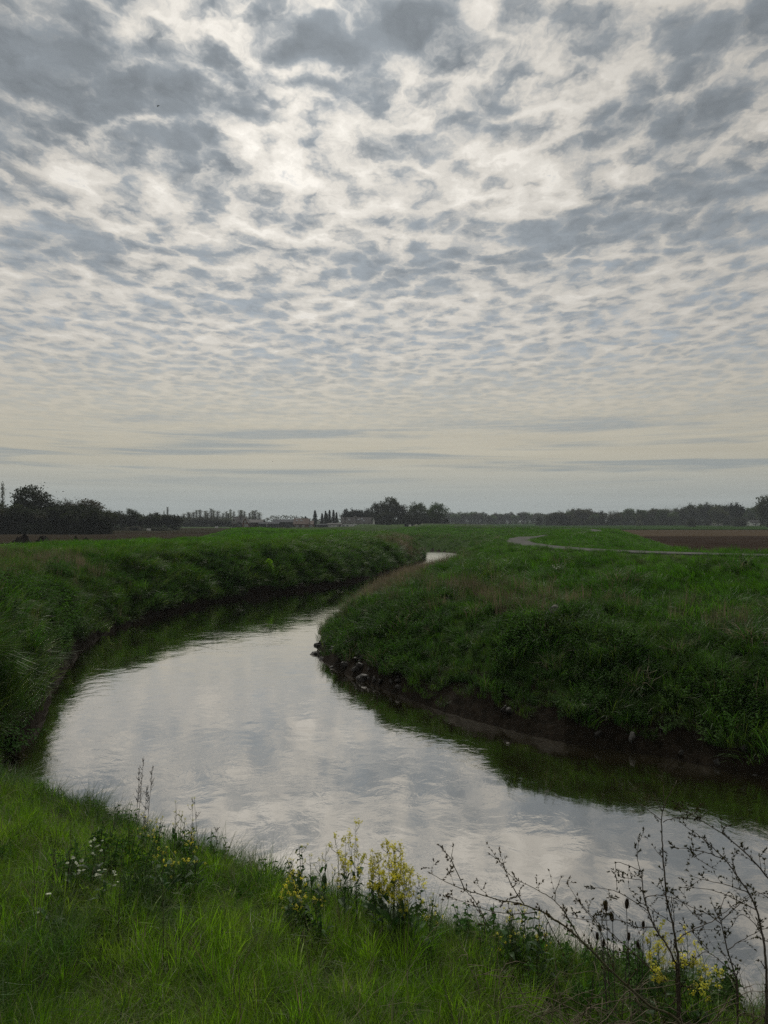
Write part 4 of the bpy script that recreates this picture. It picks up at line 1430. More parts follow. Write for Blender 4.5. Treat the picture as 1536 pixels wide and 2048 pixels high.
C_DARK = mat_crown('crown_dark', [(0.022, 0.030, 0.014), (0.034, 0.042, 0.018), (0.040, 0.036, 0.022)])
C_GREEN = mat_crown('crown_green', [(0.040, 0.072, 0.022), (0.060, 0.098, 0.028), (0.060, 0.080, 0.030)])
C_GREY = mat_crown('crown_grey', [(0.075, 0.085, 0.050), (0.105, 0.110, 0.065), (0.09, 0.082, 0.055)])
C_BROWN = mat_crown('crown_brown', [(0.040, 0.036, 0.026), (0.058, 0.050, 0.034), (0.045, 0.050, 0.028)])
C_FIR = mat_crown('crown_fir', [(0.010, 0.018, 0.012), (0.016, 0.026, 0.015), (0.014, 0.02, 0.016)], 0.1)


def card(mb, c, s, g):
    n = Vector((g.gauss(0, 1), g.gauss(0, 1), g.gauss(0, 1))).normalized()
    u = n.orthogonal().normalized(); a = g.uniform(0, 6.28)
    u, w = u * math.cos(a) + n.cross(u) * math.sin(a), None
    w = n.cross(u)
    k = g.uniform(0.45, 0.9)
    mb.face([c - u * s, c - w * s * k * g.uniform(.6, 1), c + u * s * g.uniform(.7, 1), c + w * s * k])


def grow(mb, tips, p, d, L, r, lvl, g, spread_, up):
    n = 3
    pts = [p]
    for k in range(n):
        d = (d + Vector((g.gauss(0, .13), g.gauss(0, .13), g.gauss(up, .08)))).normalized()
        pts.append(pts[-1] + d * L / n)
    mb.tube(pts, [r * (1 - .5 * k / n) for k in range(n + 1)], 5 if lvl > 1 else 3, 0, cap=False)
    if lvl <= 2:
        tips += [(q, r) for q in pts[1:]]
    if lvl == 0:
        return
    m_ = {3: 5, 2: 4, 1: 4}.get(lvl, 5)
    for k in range(m_):
        t = 0.45 + 0.55 * (k + g.random() * 0.6) / m_
        i = min(int(t * n), n - 1)
        q = pts[i].lerp(pts[i + 1], t * n - i if t * n - i < 1 else 1)
        a = g.uniform(0, 6.28)
        o = Vector((math.cos(a), math.sin(a), g.uniform(-0.1, 0.7)))
        grow(mb, tips, q, (d * 0.6 + o * spread_).normalized(), L * g.uniform(.5, .75), r * .55, lvl - 1, g, spread_, up)


def tree_meshes(kind, seed):
    """Trunk and crown, about 10 m tall, standing at the origin."""
    g = random.Random(seed * 31)
    tb, cb = MB(), MB()
    if kind in ('open', 'bare', 'dense', 'broad'):
        tips = []
        sp = {'open': .95, 'bare': .6, 'dense': .95, 'broad': 1.1}[kind]
        h0 = {'open': 3.0, 'bare': 3.6, 'dense': 2.0, 'broad': 1.6}[kind]
        tb.tube([(0, 0, -0.3), (0.05, 0, h0 * .5), (0, 0.05, h0)], [.32, .26, .22], 6)
        for k in range(6 if kind != 'bare' else 4):
            a = k * 2.4 + g.random()
            grow(tb, tips, Vector((0, 0, h0 * g.uniform(.7, 1.0))), Vector((math.cos(a) * sp * .8, math.sin(a) * sp * .8, 1)), g.uniform(2.8, 3.8), .13, 2, g, sp, .06)
        zt = max(t[0].z for t in tips)
        k = 9.6 / zt
        nl, cs, cr = {'open': (17, .115, .38), 'bare': (2, .12, .35), 'dense': (14, .30, .62), 'broad': (14, .27, .62)}[kind]
        for v in range(len(tb.v)):
            x, y, z = tb.v[v]; tb.v[v] = (x * k, y * k, z * k)
        mat = {'open': C_BROWN, 'bare': C_GREY, 'dense': C_DARK, 'broad': C_GREEN}[kind]
        for (p, r) in tips:
            if kind == 'open' and g.random() < .25:
                continue
            for q in range(nl):
                card(cb, p * k + Vector((g.gauss(0, 1), g.gauss(0, 1), g.gauss(0, .8))) * cr, cs * g.uniform(.6, 1.4), g)
        if kind in ('dense', 'broad'):                # leafy skirts down to the ground
            for q in range(1100):
                a = g.uniform(0, 6.28); r = g.uniform(.3, 3.3)
                card(cb, Vector((math.cos(a) * r, math.sin(a) * r, g.uniform(0.1, 4.5))), .26 * g.uniform(.6, 1.4), g)
    elif kind == 'round':
        mat = C_GREEN
        tb.tube([(0, 0, -0.3), (0.05, 0, 1.6), (0, 0.05, 3.4)], [.30, .25, .20], 6)
        for k in range(175):
            z = g.uniform(-1, 1); a = g.uniform(0, 6.28); rr = g.uniform(.35, 1.0) ** .5
            c = Vector((math.cos(a) * math.sqrt(1 - z * z) * 3.4, math.sin(a) * math.sqrt(1 - z * z) * 3.4, z * 3.6)) * rr * (0.9 + .12 * math.sin(a * 3 + seed) + .08 * math.sin(z * 5 + a))
            c.z += 5.9
            if k % 2:
                tb.tube([(0, 0, 2.6), c * .55 + Vector((0, 0, 1.2)), c], [.09, .05, .015], 3, cap=False)
            for q in range(24):
                card(cb, c + Vector((g.gauss(0, 1), g.gauss(0, 1), g.gauss(0, .8))) * .42, .20 * g.uniform(.6, 1.4), g)
        for q in range(260):
            a = g.uniform(0, 6.28); r = g.uniform(.2, 2.2)
            card(cb, Vector((math.cos(a) * r, math.sin(a) * r, g.uniform(0.1, 3.5))), .2, g)
    elif kind == 'poplar':
        mat = C_GREY
        tb.tube([(0, 0, -.3), (0.03, 0, 4), (0, 0, 9.6)], [.22, .14, .03], 5)
        for k in range(46):
            z = 1.3 + 8.2 * k / 46; a = k * 2.4; L = (1.15 - .75 * abs(z - 4.5) / 5.5) * g.uniform(.8, 1.5)
            e = Vector((math.cos(a) * L * .45, math.sin(a) * L * .45, z + L * 1.1))
            tb.tube([(0, 0, z), e], [.045, .015], 3, cap=False)
            for q in range(9):
                c = Vector((0, 0, z)).lerp(e, g.uniform(.3, 1.05)) + Vector((g.gauss(0, .16), g.gauss(0, .16), g.gauss(0, .2)))
                card(cb, c, .15 * g.uniform(.6, 1.4), g)
    elif kind == 'fir':
        mat = C_FIR
        tb.tube([(0, 0, -.3), (0, 0, 9.8)], [.22, .03], 5)
        for k in range(26):
            z = 0.7 + 9.0 * k / 26; R_ = 2.1 * (1 - z / 10.2) + .12
            for q in range(9):
                a = q * .7 + k * 1.1 + g.random() * .3
                L = R_ * g.uniform(.75, 1.15)
                e = Vector((math.cos(a) * L, math.sin(a) * L, z - L * .28))
                tb.tube([(0, 0, z), e], [.03, .01], 3, cap=False)
                for u in range(6):
                    c = Vector((0, 0, z)).lerp(e, (u + 1) / 6)
                    card(cb, c + Vector((g.gauss(0, .08), g.gauss(0, .08), g.gauss(-.05, .08))), .24 * g.uniform(.7, 1.3), g)
    elif kind == 'bush':
        mat = C_DARK
        for k in range(7):
            a = k * .9
            tb.tube([(0, 0, -.2), (math.cos(a) * 1.5, math.sin(a) * 1.5, 6)], [.12, .04], 4)
        for q in range(1500):
            a = g.uniform(0, 6.28); z = g.uniform(0.1, 9.5); r = 4.6 * math.sqrt(max(0, 1 - (z / 10) ** 2)) * math.sqrt(g.random())
            r *= 0.85 + .3 * math.sin(a * 3 + z)
            card(cb, Vector((math.cos(a) * r, math.sin(a) * r, z)), .42 * g.uniform(.6, 1.4), g)
    return tb.mesh('trunk', TRUNK), cb.mesh('crown', mat)


VAR = {k: [tree_meshes(k, s + 1) for s in range(n)] for k, n in (('open', 3), ('bare', 3), ('dense', 4), ('broad', 3), ('poplar', 3), ('fir', 3), ('bush', 2), ('round', 3))}
WID = {'open': 7.2, 'bare': 5.4, 'dense': 7.4, 'broad': 7.8, 'poplar': 1.9, 'fir': 4.2, 'bush': 9.5, 'round': 7.4}
NAMES = {'open': 'tree', 'bare': 'tree', 'dense': 'tree', 'broad': 'tree', 'poplar': 'poplar_tree', 'fir': 'fir_tree', 'bush': 'bush', 'round': 'tree'}
TG = random.Random(909)
PLAIN_Z = PLAIN


def tree(kind, px, w, top, d, label, group=None, mat=None):
    x = (px - 768) / FPX * d
    H = CAM_H + (HOR - top) / FPX * d - PLAIN_Z
    W = w / FPX * d
    tm, cm = TG.choice(VAR[kind])
    root = empty(NAMES[kind], (x, d, PLAIN_Z), TG.uniform(0, 6.28), (W / WID[kind], W / WID[kind], H / 9.7))
    add('trunk', tm, root); c = add('crown', cm, root)
    if mat is not None:
        c.material_slots[0].link = 'OBJECT'
        c.material_slots[0].material = mat
    tag(root, label, 'bush' if kind == 'bush' else 'tree', group)
    return root


# the wood beyond the bare field
tree('poplar', 5, 15, 968, 236, 'slim poplar rising over the dark wood next to the rounded tree')
tree('round', 64, 86, 967, 232, 'large rounded tree with gappy crown standing above the dark wood', mat=C_DARK)
tree('open', 128, 52, 998, 238, 'half-bare tree with spindly crown between two rounded trees')
tree('round', 172, 78, 996, 230, 'rounded half-bare tree at the end of the dark wood', mat=C_BROWN)
for px, w, top in [(14, 66, 1006), (44, 60, 1010), (78, 66, 1012), (104, 62, 1006), (138, 60, 1010), (160, 56, 1016), (192, 54, 1012), (208, 40, 1024), (30, 50, 1022), (120, 60, 1022), (182, 50, 1024), (-20, 60, 1004), (-45, 60, 1000)]:
    tree('dense', px, w, top, 226 + TG.uniform(-8, 14), 'dense dark tree packed in the wood behind the bare field', 'trees of the dark wood')
for px in range(-40, 216, 17):
    tree('bush', px, 26, 1044 + TG.uniform(-5, 5), 219 + TG.uniform(-4, 3), 'low dark bush along the foot of the wood', 'bushes along the wood')
# the lower wood further along
for px, w, top in [(226, 34, 1022), (244, 30, 1027), (280, 36, 1027), (300, 34, 1028), (318, 32, 1026), (338, 34, 1029), (352, 26, 1033), (262, 30, 1030)]:
    tree('dense', px, w, top, 305 + TG.uniform(-10, 20), 'dark tree in the lower wood beyond the brown field', 'trees of the lower wood')
tree('round', 262, 30, 1016, 310, 'rounded half-bare tree standing out of the lower wood', mat=C_DARK)
tree('poplar', 335, 9, 1015, 330, 'single slim poplar standing out of the lower wood')
tree('poplar', 328, 6, 1022, 332, 'thin small poplar beside the single slim one')
for px, w, top in [(222, 30, 1016), (205, 30, 1010)]:
    tree('bare', px, w, top, 300, 'pale bare tree at the edge of the dark wood', 'bare trees at the wood edge')
tree('bush', 270, 60, 1053, 300, 'low dark hedge bush in front of the lower wood')
tree('bush', 318, 70, 1055, 296, 'long low hedge bush in front of the lower wood')
# row of poplars
for i in range(23):
    px = 368 + i * 6.8 + TG.uniform(-3.2, 3.2)
    tree('poplar', px, 16 + TG.uniform(-5, 5), 1021 + TG.uniform(-4, 7), 570 + TG.uniform(-12, 12), 'pale thin poplar in the long row behind the farm', 'row of poplars behind the farm')
for px, w, top in [(358, 34, 1034), (382, 34, 1035), (408, 36, 1033), (436, 34, 1036), (462, 30, 1037), (396, 24, 1041), (448, 24, 1041), (372, 24, 1041), (424, 24, 1040)]:
    tree('dense', px, w, top, 520 + TG.uniform(-15, 15), 'grey green tree below the row of poplars', 'trees below the poplars')
# firs by the farm
for px, w, top, lab in [(630, 19, 1020, 'dark fir standing alone beside the skylight house'), (611, 15, 1032, 'small dark fir behind the skylight house')]:
    tree('fir', px, w, top, 455, lab)
for px, w, top in [(644, 15, 1026), (651, 15, 1021), (659, 16, 1019), (667, 16, 1019), (673, 14, 1024), (654, 14, 1026)]:
    tree('fir', px, w, top, 452 + TG.uniform(-5, 5), 'dark fir in the tight clump by the white farmhouse', 'firs by the farmhouse')
for px, w, top, lab in [(700, 26, 1018, 'round dark pine behind the white farmhouse roof'), (716, 24, 1020, 'low round pine in the middle behind the farmhouse'), (734, 26, 1018, 'round dark tree behind the farmhouse chimney'), (748, 22, 1023, 'small rounded tree at the white gable')]:
    tree('dense', px, w, top, 468, lab, mat=C_FIR)
tree('bare', 684, 16, 1022, 470, 'leafless tree between the firs and the farmhouse')
# the group beyond the farm
tree('round', 783, 40, 992, 452, 'tall dark tree with pointed crown, highest of its group', mat=C_DARK)
tree('round', 760, 46, 1003, 455, 'broad dark tree leaning against the tallest one', mat=C_DARK)
tree('round', 803, 36, 1008, 452, 'narrower dark tree at the shoulder of the tallest one', mat=C_DARK)
tree('round', 836, 48, 1004, 450, 'rounded green tree in the middle of the group')
tree('round', 875, 46, 1005, 448, 'rounded green tree at the outer end of the group')
tree('broad', 856, 30, 1018, 456, 'lower green tree between the two rounded ones')
tree('dense', 770, 30, 1022, 446, 'low dark tree at the foot of the tallest one')
tree('dense', 818, 26, 1026, 447, 'low dark tree filling the gap below the group')
for px in range(748, 896, 8):
    tree('bush', px, 18, 1037 + TG.uniform(-2, 2), 444, 'dark undergrowth bush below the tree group', 'bushes below the tree group')
# long wood on the horizon
for i in range(34):
    px = 897 + i * 6.6 + TG.uniform(-2, 2)
    tree(TG.choice(['dense', 'dense', 'broad', 'bare']), px, 15 + TG.uniform(-3, 5), 1026 + TG.uniform(-3, 4), 900 + TG.uniform(-30, 60), 'hazy tree of the long wood on the horizon', 'trees of the long hazy wood')
for i in range(84):
    px = 1100 + i * 5.4 + TG.uniform(-3, 3)
    top = np.interp(px, [1100, 1180, 1300, 1360, 1400, 1450, 1490, 1560], [1022, 1021, 1019, 1013, 1009, 1011, 1016, 1007]) + TG.uniform(-4, 9)
    tree(TG.choice(['dense', 'bare', 'round', 'dense', 'round']), px, 22 + TG.uniform(-8, 10), top, 660 + TG.uniform(-30, 80), 'grey spring tree of the wood beyond the ploughed field', 'trees of the wood beyond the ploughed field')
for i in range(46):
    px = 1080 + i * 10.4 + TG.uniform(-4, 4)
    tree('bush', px, 18, 1037 + TG.uniform(-4, 3), 640 + TG.uniform(-10, 20), 'dark bush along the foot of the far wood', 'bushes along the far wood')
tree('dense', 1473, 22, 1006, 560, 'dark pointed conifer standing in the far wood', mat=C_FIR)
tree('round', 1536, 64, 989, 470, 'big half-bare tree with clumpy crown at the end of the far wood', mat=C_DARK)
tree('bare', 1440, 24, 1010, 600, 'half-bare pale tree beside the dark conifer')
tree('broad', 1436, 26, 1012, 590, 'olive tree above the white fence', mat=C_GREY)
tree('bush', 1382, 26, 1038, 500, 'isolated dark bush in the green field')
tree('bush', 1478, 36, 1035, 520, 'wide rounded bush in front of the conifer')
tree('bush', 1278, 14, 1040, 600, 'small round pale bush in the far field', mat=C_GREY)

# woods too far off to tell apart
mb = MB(); g = random.Random(31)
for i in range(16000):
    d = g.uniform(1250, 1400)
    px = g.uniform(-450, 2000)
    x = (px - 768) / FPX * d
    hmax = 9 + 7 * float(vnoise(np.array([px / 21.0]), np.array([0.3]), 5)[0]) + 3.0 * g.random()
    card(mb, Vector((x, d, PLAIN + hmax * math.sqrt(g.random()))), g.uniform(.9, 2.0), g)
o = mb.build('far_woods', C_DARK)
tag(o, 'continuous blue grey woods along the horizon', 'woods', kind='stuff')

# ------------------------------------------------------------------ the farm
BRICK = mat_plain('brick_wall', (0.10, 0.050, 0.034), (0.16, 0.085, 0.060), 2, 0.9, 0.3, 0.02)
DBRICK = mat_plain('dark_brick', (0.055, 0.036, 0.028), (0.085, 0.055, 0.042), 2, 0.9, 0.3, 0.02)
WHITEW = mat_plain('white_wall', (0.55, 0.55, 0.54), (0.68, 0.68, 0.66), 1, 0.85, 0.1, 0.01)
TILE = mat_plain('roof_tile', (0.012, 0.012, 0.013), (0.024, 0.023, 0.024), 3, 0.8, 0.5, 0.03)
RTILE = mat_plain('brown_tile', (0.060, 0.036, 0.028), (0.090, 0.055, 0.042), 3, 0.8, 0.5, 0.03)
METAL = mat_plain('sheet_roof', (0.035, 0.039, 0.046), (0.060, 0.066, 0.075), 1, 0.9, 0.2, 0.02, spec=0.1)
GLASS = mat_plain('window_glass', (0.14, 0.16, 0.18), (0.22, 0.24, 0.26), 1, 0.15, 0.0, 0.0, spec=0.8)
TRIMW = mat_plain('white_trim', (0.60, 0.60, 0.58), (0.72, 0.72, 0.70), 2, 0.7, 0.1, 0.01)
DARKP = mat_plain('dark_paint', (0.02, 0.022, 0.022), (0.04, 0.04, 0.04), 2, 0.6, 0.1, 0.01)


def house(name, label, px0, px1, d, depth, eave, ridge, wall, roof, axis_='x', windows=(), door=None, chimney=(), skylights=(), trim=None, rz=0.0, cat='house'):
    """Gabled house; px0..px1 its width on the picture at distance d. Front faces the camera (-Y)."""
    xa, xb = (px0 - 768) / FPX * d, (px1 - 768) / FPX * d
    w = xb - xa
    root = empty(name, ((xa + xb) / 2, d, PLAIN_Z), rz)
    hw, hd = w / 2, depth / 2
    mb = MB()
    mb.box(-hw, hw, -hd, hd, -0.3, eave)
    if axis_ == 'x':
        for s in (-1, 1):
            mb.face([(s * hw, -hd, eave), (s * hw, hd, eave), (s * hw, 0, ridge)])
    else:
        for s in (-1, 1):
            mb.face([(-hw, s * hd, eave), (hw, s * hd, eave), (0, s * hd, ridge)])
    mb.build('wall', wall, root)
    mb = MB()
    ov, th = 0.35, 0.22
    if axis_ == 'x':
        k = (ridge - eave) / hd
        for s in (-1, 1):
            y1, z1 = s * (hd + ov), eave - k * ov
            a = [(-hw - ov, 0, ridge + .05), (hw + ov, 0, ridge + .05), (hw + ov, y1, z1 + .05), (-hw - ov, y1, z1 + .05)]
            b = [(x, y, z + th) for x, y, z in a]
            mb.face(a); mb.face(b)
            for i in range(4):
                j = (i + 1) % 4
                mb.face([a[i], a[j], b[j], b[i]])
    else:
        k = (ridge - eave) / hw
        for s in (-1, 1):
            x1, z1 = s * (hw + ov), eave - k * ov
            a = [(0, -hd - ov, ridge + .05), (0, hd + ov, ridge + .05), (x1, hd + ov, z1 + .05), (x1, -hd - ov, z1 + .05)]
            b = [(x, y, z + th) for x, y, z in a]
            mb.face(a); mb.face(b)
            for i in range(4):
                j = (i + 1) % 4
                mb.face([a[i], a[j], b[j], b[i]])
    ro = mb.build('roof', roof, root)
    for (cx, cz, cw) in chimney:
        mb = MB(); mb.box(cx * hw - cw, cx * hw + cw, -0.45, 0.45, eave, cz); mb.box(cx * hw - cw - .08, cx * hw + cw + .08, -.53, .53, cz, cz + .15)
        mb.build('chimney', wall if wall is not WHITEW else DBRICK, ro)
    for (cx, t) in skylights:
        if axis_ == 'x':
            y = -hd * (1 - t); z = eave + (ridge - eave) * t + th + .06
            dy_ = 0.45; dz_ = dy_ * (ridge - eave) / hd
            mb = MB()
            mb.face([(cx * hw - .55, y - dy_, z - dz_ + .08), (cx * hw + .55, y - dy_, z - dz_ + .08), (cx * hw + .55, y + dy_, z + dz_ + .08), (cx * hw - .55, y + dy_, z + dz_ + .08)])
            mb.box(cx * hw - .6, cx * hw + .6, y - dy_ - .05, y - dy_, z - dz_ - .1, z - dz_ + .07)
            mb.build('skylight', GLASS, ro)
    for (cx, cz, ww, wh) in windows:
        X = cx * hw
        mb = MB(); mb.box(X - ww / 2, X + ww / 2, -hd - .03, -hd + .05, cz - wh / 2, cz + wh / 2)
        wo_ = mb.build('window', GLASS, root)
        mb = MB()
        for a, b, c, e in ((-ww / 2 - .1, -ww / 2, -wh / 2, wh / 2), (ww / 2, ww / 2 + .1, -wh / 2, wh / 2), (-ww / 2 - .1, ww / 2 + .1, wh / 2, wh / 2 + .1), (-ww / 2 - .1, ww / 2 + .1, -wh / 2 - .1, -wh / 2)):
            mb.box(X + a, X + b, -hd - .06, -hd + .04, cz + c, cz + e)
        mb.build('frame', TRIMW, wo_)
    if door:
        X, dw, dh, dm = door[0] * hw, door[1], door[2], door[3]
        mb = MB(); mb.box(X - dw / 2, X + dw / 2, -hd - .04, -hd + .05, 0, dh)
        mb.build('door', dm, root)
    if trim and axis_ == 'y':
        mb = MB()
        for s in (-1, 1):
            a, b = Vector((0, -hd - ov - .02, ridge + .1)), Vector((s * (hw + ov), -hd - ov - .02, eave - ov * (ridge - eave) / hw + .1))
            n_ = Vector((0, 0, .32))
            mb.face([a, b, b + n_, a + n_])
            mb.face([a + Vector((0, .05, 0)), b + Vector((0, .05, 0)), b + n_ + Vector((0, .05, 0)), a + n_ + Vector((0, .05, 0))])
            mb.face([a + n_, b + n_, b + n_ + Vector((0, .05, 0)), a + n_ + Vector((0, .05, 0))])
        mb.build('barge_board', trim, root)
    tag(root, label, cat)
    return root


house('brick_house', 'brown brick house with two white-edged gables', 470, 490, 432, 8, 3.4, 6.2, DBRICK, TILE, 'x', [(-.55, 1.6, 1.1, 1.2), (.1, 1.6, 1.1, 1.2)], (0.55, 1.1, 2.1, DARKP), [(.2, 6.9, .35)])
house('house_wing', 'narrow dark gabled wing of the brick house with white trim', 465.5, 473.5, 426, 4, 3.2, 5.6, DBRICK, TILE, 'y', [(0, 3.3, 1.2, .9)], (0, 1.6, 1.9, DARKP), trim=TRIMW)
house('house_wing', 'wide brown gabled wing of the brick house with small white windows', 486, 498.5, 427, 5, 2.9, 5.9, BRICK, TILE, 'y', [(0, 3.5, .8, 1.1), (-.1, 1.5, .8, 1.2), (.55, 1.5, .8, 1.2)], None, trim=TRIMW)
house('brick_barn', 'long plain brown barn beside the gabled brick house', 499, 527, 436, 10, 3.0, 4.6, DBRICK, TILE, 'x', [], (.72, 2.2, 2.4, DARKP), cat='barn')
house('farm_shed', 'low open farm shed with pale sheet roof', 520, 559, 428, 9, 2.3, 3.3, DARKP, METAL, 'x', [], (-.8, 1.6, 2.0, DARKP), cat='shed')
house('farm_shed', 'longer farm shed with blue grey sheet roof, higher than its neighbour', 548, 590, 442, 12, 3.2, 4.7, DARKP, METAL, 'x', [], (.6, 3, 2.4, DARKP), cat='shed')
house('brick_house', 'low brown house with two bright skylights in its roof', 589, 618, 424, 9, 2.2, 5.2, BRICK, RTILE, 'x', [(.3, 1.2, 1.0, .9), (-.5, 1.2, 1.0, .9)], (-.1, 1.0, 1.9, DARKP), [], [(-.62, .62), (.0, .62)])
house('house_wing', 'lower end wing of the skylight house with pale windows', 615, 627, 425, 7, 2.0, 3.9, BRICK, RTILE, 'x', [(0, 1.1, 1.6, .9), (.6, 1.0, .7, .9)])
house('white_farmhouse', 'long white farmhouse with a dark tiled roof', 683, 746, 446, 9, 2.7, 6.0, WHITEW, TILE, 'x', [(-.85, 1.2, 1.1, 1.1), (-.6, 1.2, 1.1, 1.1), (-.1, 1.2, 1.1, 1.1), (.25, 1.2, 1.1, 1.1), (.7, 1.2, 1.1, 1.1)], (.05, 1.1, 2.0, DARKP), [(-.1, 6.9, .3), (-.78, 6.6, .3)], [(.1, .55), (.42, .35), (.3, .7), (-.5, .5)])
house('white_annex', 'narrow white annex with a tall white gable', 745.5, 749.5, 441, 6, 4.0, 6.2, WHITEW, TILE, 'y', [], (0, .7, 1.9, DARKP))
house('low_outbuilding', 'low white outbuilding between the firs and the farmhouse', 656, 683, 440, 5, 1.9, 2.5, WHITEW, TILE, 'x', [(-.6, 1.1, .9, .7), (-.1, 1.1, .9, .7), (.5, 1.1, .9, .7)], (.8, 1.0, 1.7, DARKP), cat='shed')
house('low_outbuilding', 'low grey green outbuilding below the lone fir', 634, 655, 438, 5, 1.6, 2.1, METAL, METAL, 'x', [], (.3, 1.2, 1.4, DARKP), cat='shed')
house('field_hut', 'small grey tent-roofed hut in front of the tree group', 793, 801, 436, 3, .5, 2.2, METAL, METAL, 'y', [], (0, .7, .9, DARKP), cat='hut')
house('distant_house', 'tiny grey roofed house between trees of the far wood', 1498, 1516, 610, 7, 2.6, 4.6, WHITEW, TILE, 'x', [(-.4, 1.4, 1, 1), (.4, 1.4, 1, 1)], (0, 1, 2, DARKP))

# hedges in front of the sheds, poles, fence, sign
for px0, px1, d, lab in [(522, 566, 418, 'clipped dark hedge in front of the open farm shed'), (684, 748, 434, 'dark clipped hedge along the front of the white farmhouse')]:
    mb = MB(); g = random.Random(px0)
    xa, xb = (px0 - 768) / FPX * d, (px1 - 768) / FPX * d
    for q in range(2200):
        card(mb, Vector((g.uniform(xa, xb), d + g.uniform(-.5, .5), PLAIN + g.uniform(0, 0.6))), .12, g)
    tag(mb.build('hedge', C_FIR), lab, 'hedge')


def pole(px, top, d, lab, r=0.09, mat=TRIMW, lamp=False):
    x = (px - 768) / FPX * d
    H = CAM_H + (HOR - top) / FPX * d - PLAIN_Z
    root = empty('utility_pole', (x, d, PLAIN_Z))
    mb = MB(); mb.tube([(0, 0, -.2), (0, 0, H)], [r, r * .7], 6); mb.build('post', mat, root)
    mb = MB(); mb.box(-.9, .9, -.06, .06, H - .35, H - .22); mb.build('crossarm', mat, root)
    tag(root, lab, 'pole')


pole(534, 1035, 420, 'thin pale pole standing in front of the farm sheds', 0.11)
pole(710, 1032, 440, 'thin pole rising in front of the farmhouse roof', 0.09)
root = empty('field_sign', ((820 - 768) / FPX * 430, 430, PLAIN_Z))
mb = MB(); mb.box(-.07, .07, -.05, .05, 0, 1.1); mb.build('post', DARKP, root)
mb = MB(); mb.box(-.75, .75, -.10, -.055, .75, 1.9); mb.build('board', TRIMW, root)
tag(root, 'small white board on a post in the field before the tree group', 'sign')
root = empty('white_fence', ((1434 - 768) / FPX * 585, 585, PLAIN_Z))
for k in range(5):
    mb = MB(); mb.box(-4 + 2 * k - .08, -4 + 2 * k + .08, -.08, .08, 0, 2.0); mb.build('post', TRIMW, root)
for z in (.7, 1.7):
    mb = MB(); mb.box(-4.2, 4.2, -.14, -.085, z, z + .22); mb.build('rail', TRIMW, root)
tag(root, 'short white rail fence under the olive tree', 'fence')


def van(px, d, lab, body, rz):
    root = empty('parked_van', ((px - 768) / FPX * d, d, PLAIN_Z), rz)
    prof = [(-2.2, .35), (2.1, .35), (2.25, .9), (1.9, 1.15), (1.3, 1.95), (-2.1, 2.0), (-2.25, .9)]
    mb = MB(); n = len(prof)
    L = [(x, -.9, z) for x, z in prof]; R__ = [(x, .9, z) for x, z in prof]
    mb.face(L); mb.face(R__[::-1])
    for i in range(n):
        j = (i + 1) % n
        mb.face([L[i], R__[i], R__[j], L[j]])
    mb.build('body', body, root)
    for s in (-.91, .91):
        mb = MB(); mb.face([(0.3, s, 1.2), (1.6, s, 1.2), (1.2, s, 1.8), (0.3, s, 1.8)]); mb.build('window', DARKP, root)
        for wx in (-1.4, 1.4):
            mb = MB(); mb.tube([(wx, s - .1, .33), (wx, s + .1, .33)], [.33, .33], 10); mb.build('wheel', DARKP, root)
    tag(root, lab, 'van')


van(582, 415, 'pale van parked between the sheds and the skylight house', METAL, 0.2)
for px, d, lab in [(433, 405, 'tiny white boxy tank standing in the field near the brick house'), (298, 292, 'tiny white boxy tank at the foot of the lower wood')]:
    root = empty('water_tank', ((px - 768) / FPX * d, d, PLAIN_Z + 0.1))
    mb = MB(); mb.box(-.75, .75, -.45, .45, .14, .95); mb.build('tank', TRIMW, root)
    mb = MB(); mb.box(-.8, .8, -.5, .5, 0, .12); mb.build('pallet', DARKP, root)
    mb = MB(); mb.tube([(0, 0, .95), (0, 0, 1.02)], [.12, .12], 8); mb.build('lid', DARKP, root)
    tag(root, lab, 'tank')
x, y = -8.35, 16.9
root = empty('bush', (x, y, gz(x, y) - 0.05), 0.3, (0.07, 0.09, 0.075))
tm, cm = VAR['bush'][1]
add('trunk', tm, root); c = add('crown', cm, root)
c.material_slots[0].link = 'OBJECT'; c.material_slots[0].material = C_BROWN
tag(root, 'brown twiggy bush overhanging the water where the near bank begins', 'bush')
# a yellow-green shrub on the slope across the bend
x, y = -8.6, 56.0
root = empty('bush', (x, y, gz(x, y)), 0.3, (0.085, 0.085, 0.10))
tm, cm = VAR['bush'][0]
add('trunk', tm, root); c = add('crown', cm, root)
c.material_slots[0].link = 'OBJECT'; c.material_slots[0].material = G_NEAR
tag(root, 'small yellow green bush on the dike slope across the bend', 'bush')

# pale grassy embankment in front of the tree group
x0, x1 = (815 - 768) / FPX * 425, (900 - 768) / FPX * 425
v, f = [], []
for i in range(40):
    t = i / 39; x = x0 + (x1 - x0) * t
    hh_ = 2.5 * math.sin(math.pi * min(max(t, .001), .999)) ** .5 + .25 * math.sin(t * 40)
    for y, k in ((418, 0), (422, .75), (426, 1), (432, .8), (440, 0)):
        v.append((x, y, PLAIN - .1 + hh_ * k))
for i in range(39):
    for j in range(4):
        a = i * 5 + j; f.append((a, a + 5, a + 6, a + 1))
EMB = mat_plain('pale_turf', (0.07, 0.085, 0.05), (0.11, 0.12, 0.075), .5, .95, .4, .1, coord='w')
tag(add('embankment', mesh_from('embankment', v, f, EMB, True)), 'pale grassy embankment in front of the rounded trees', 'terrain', kind='structure')

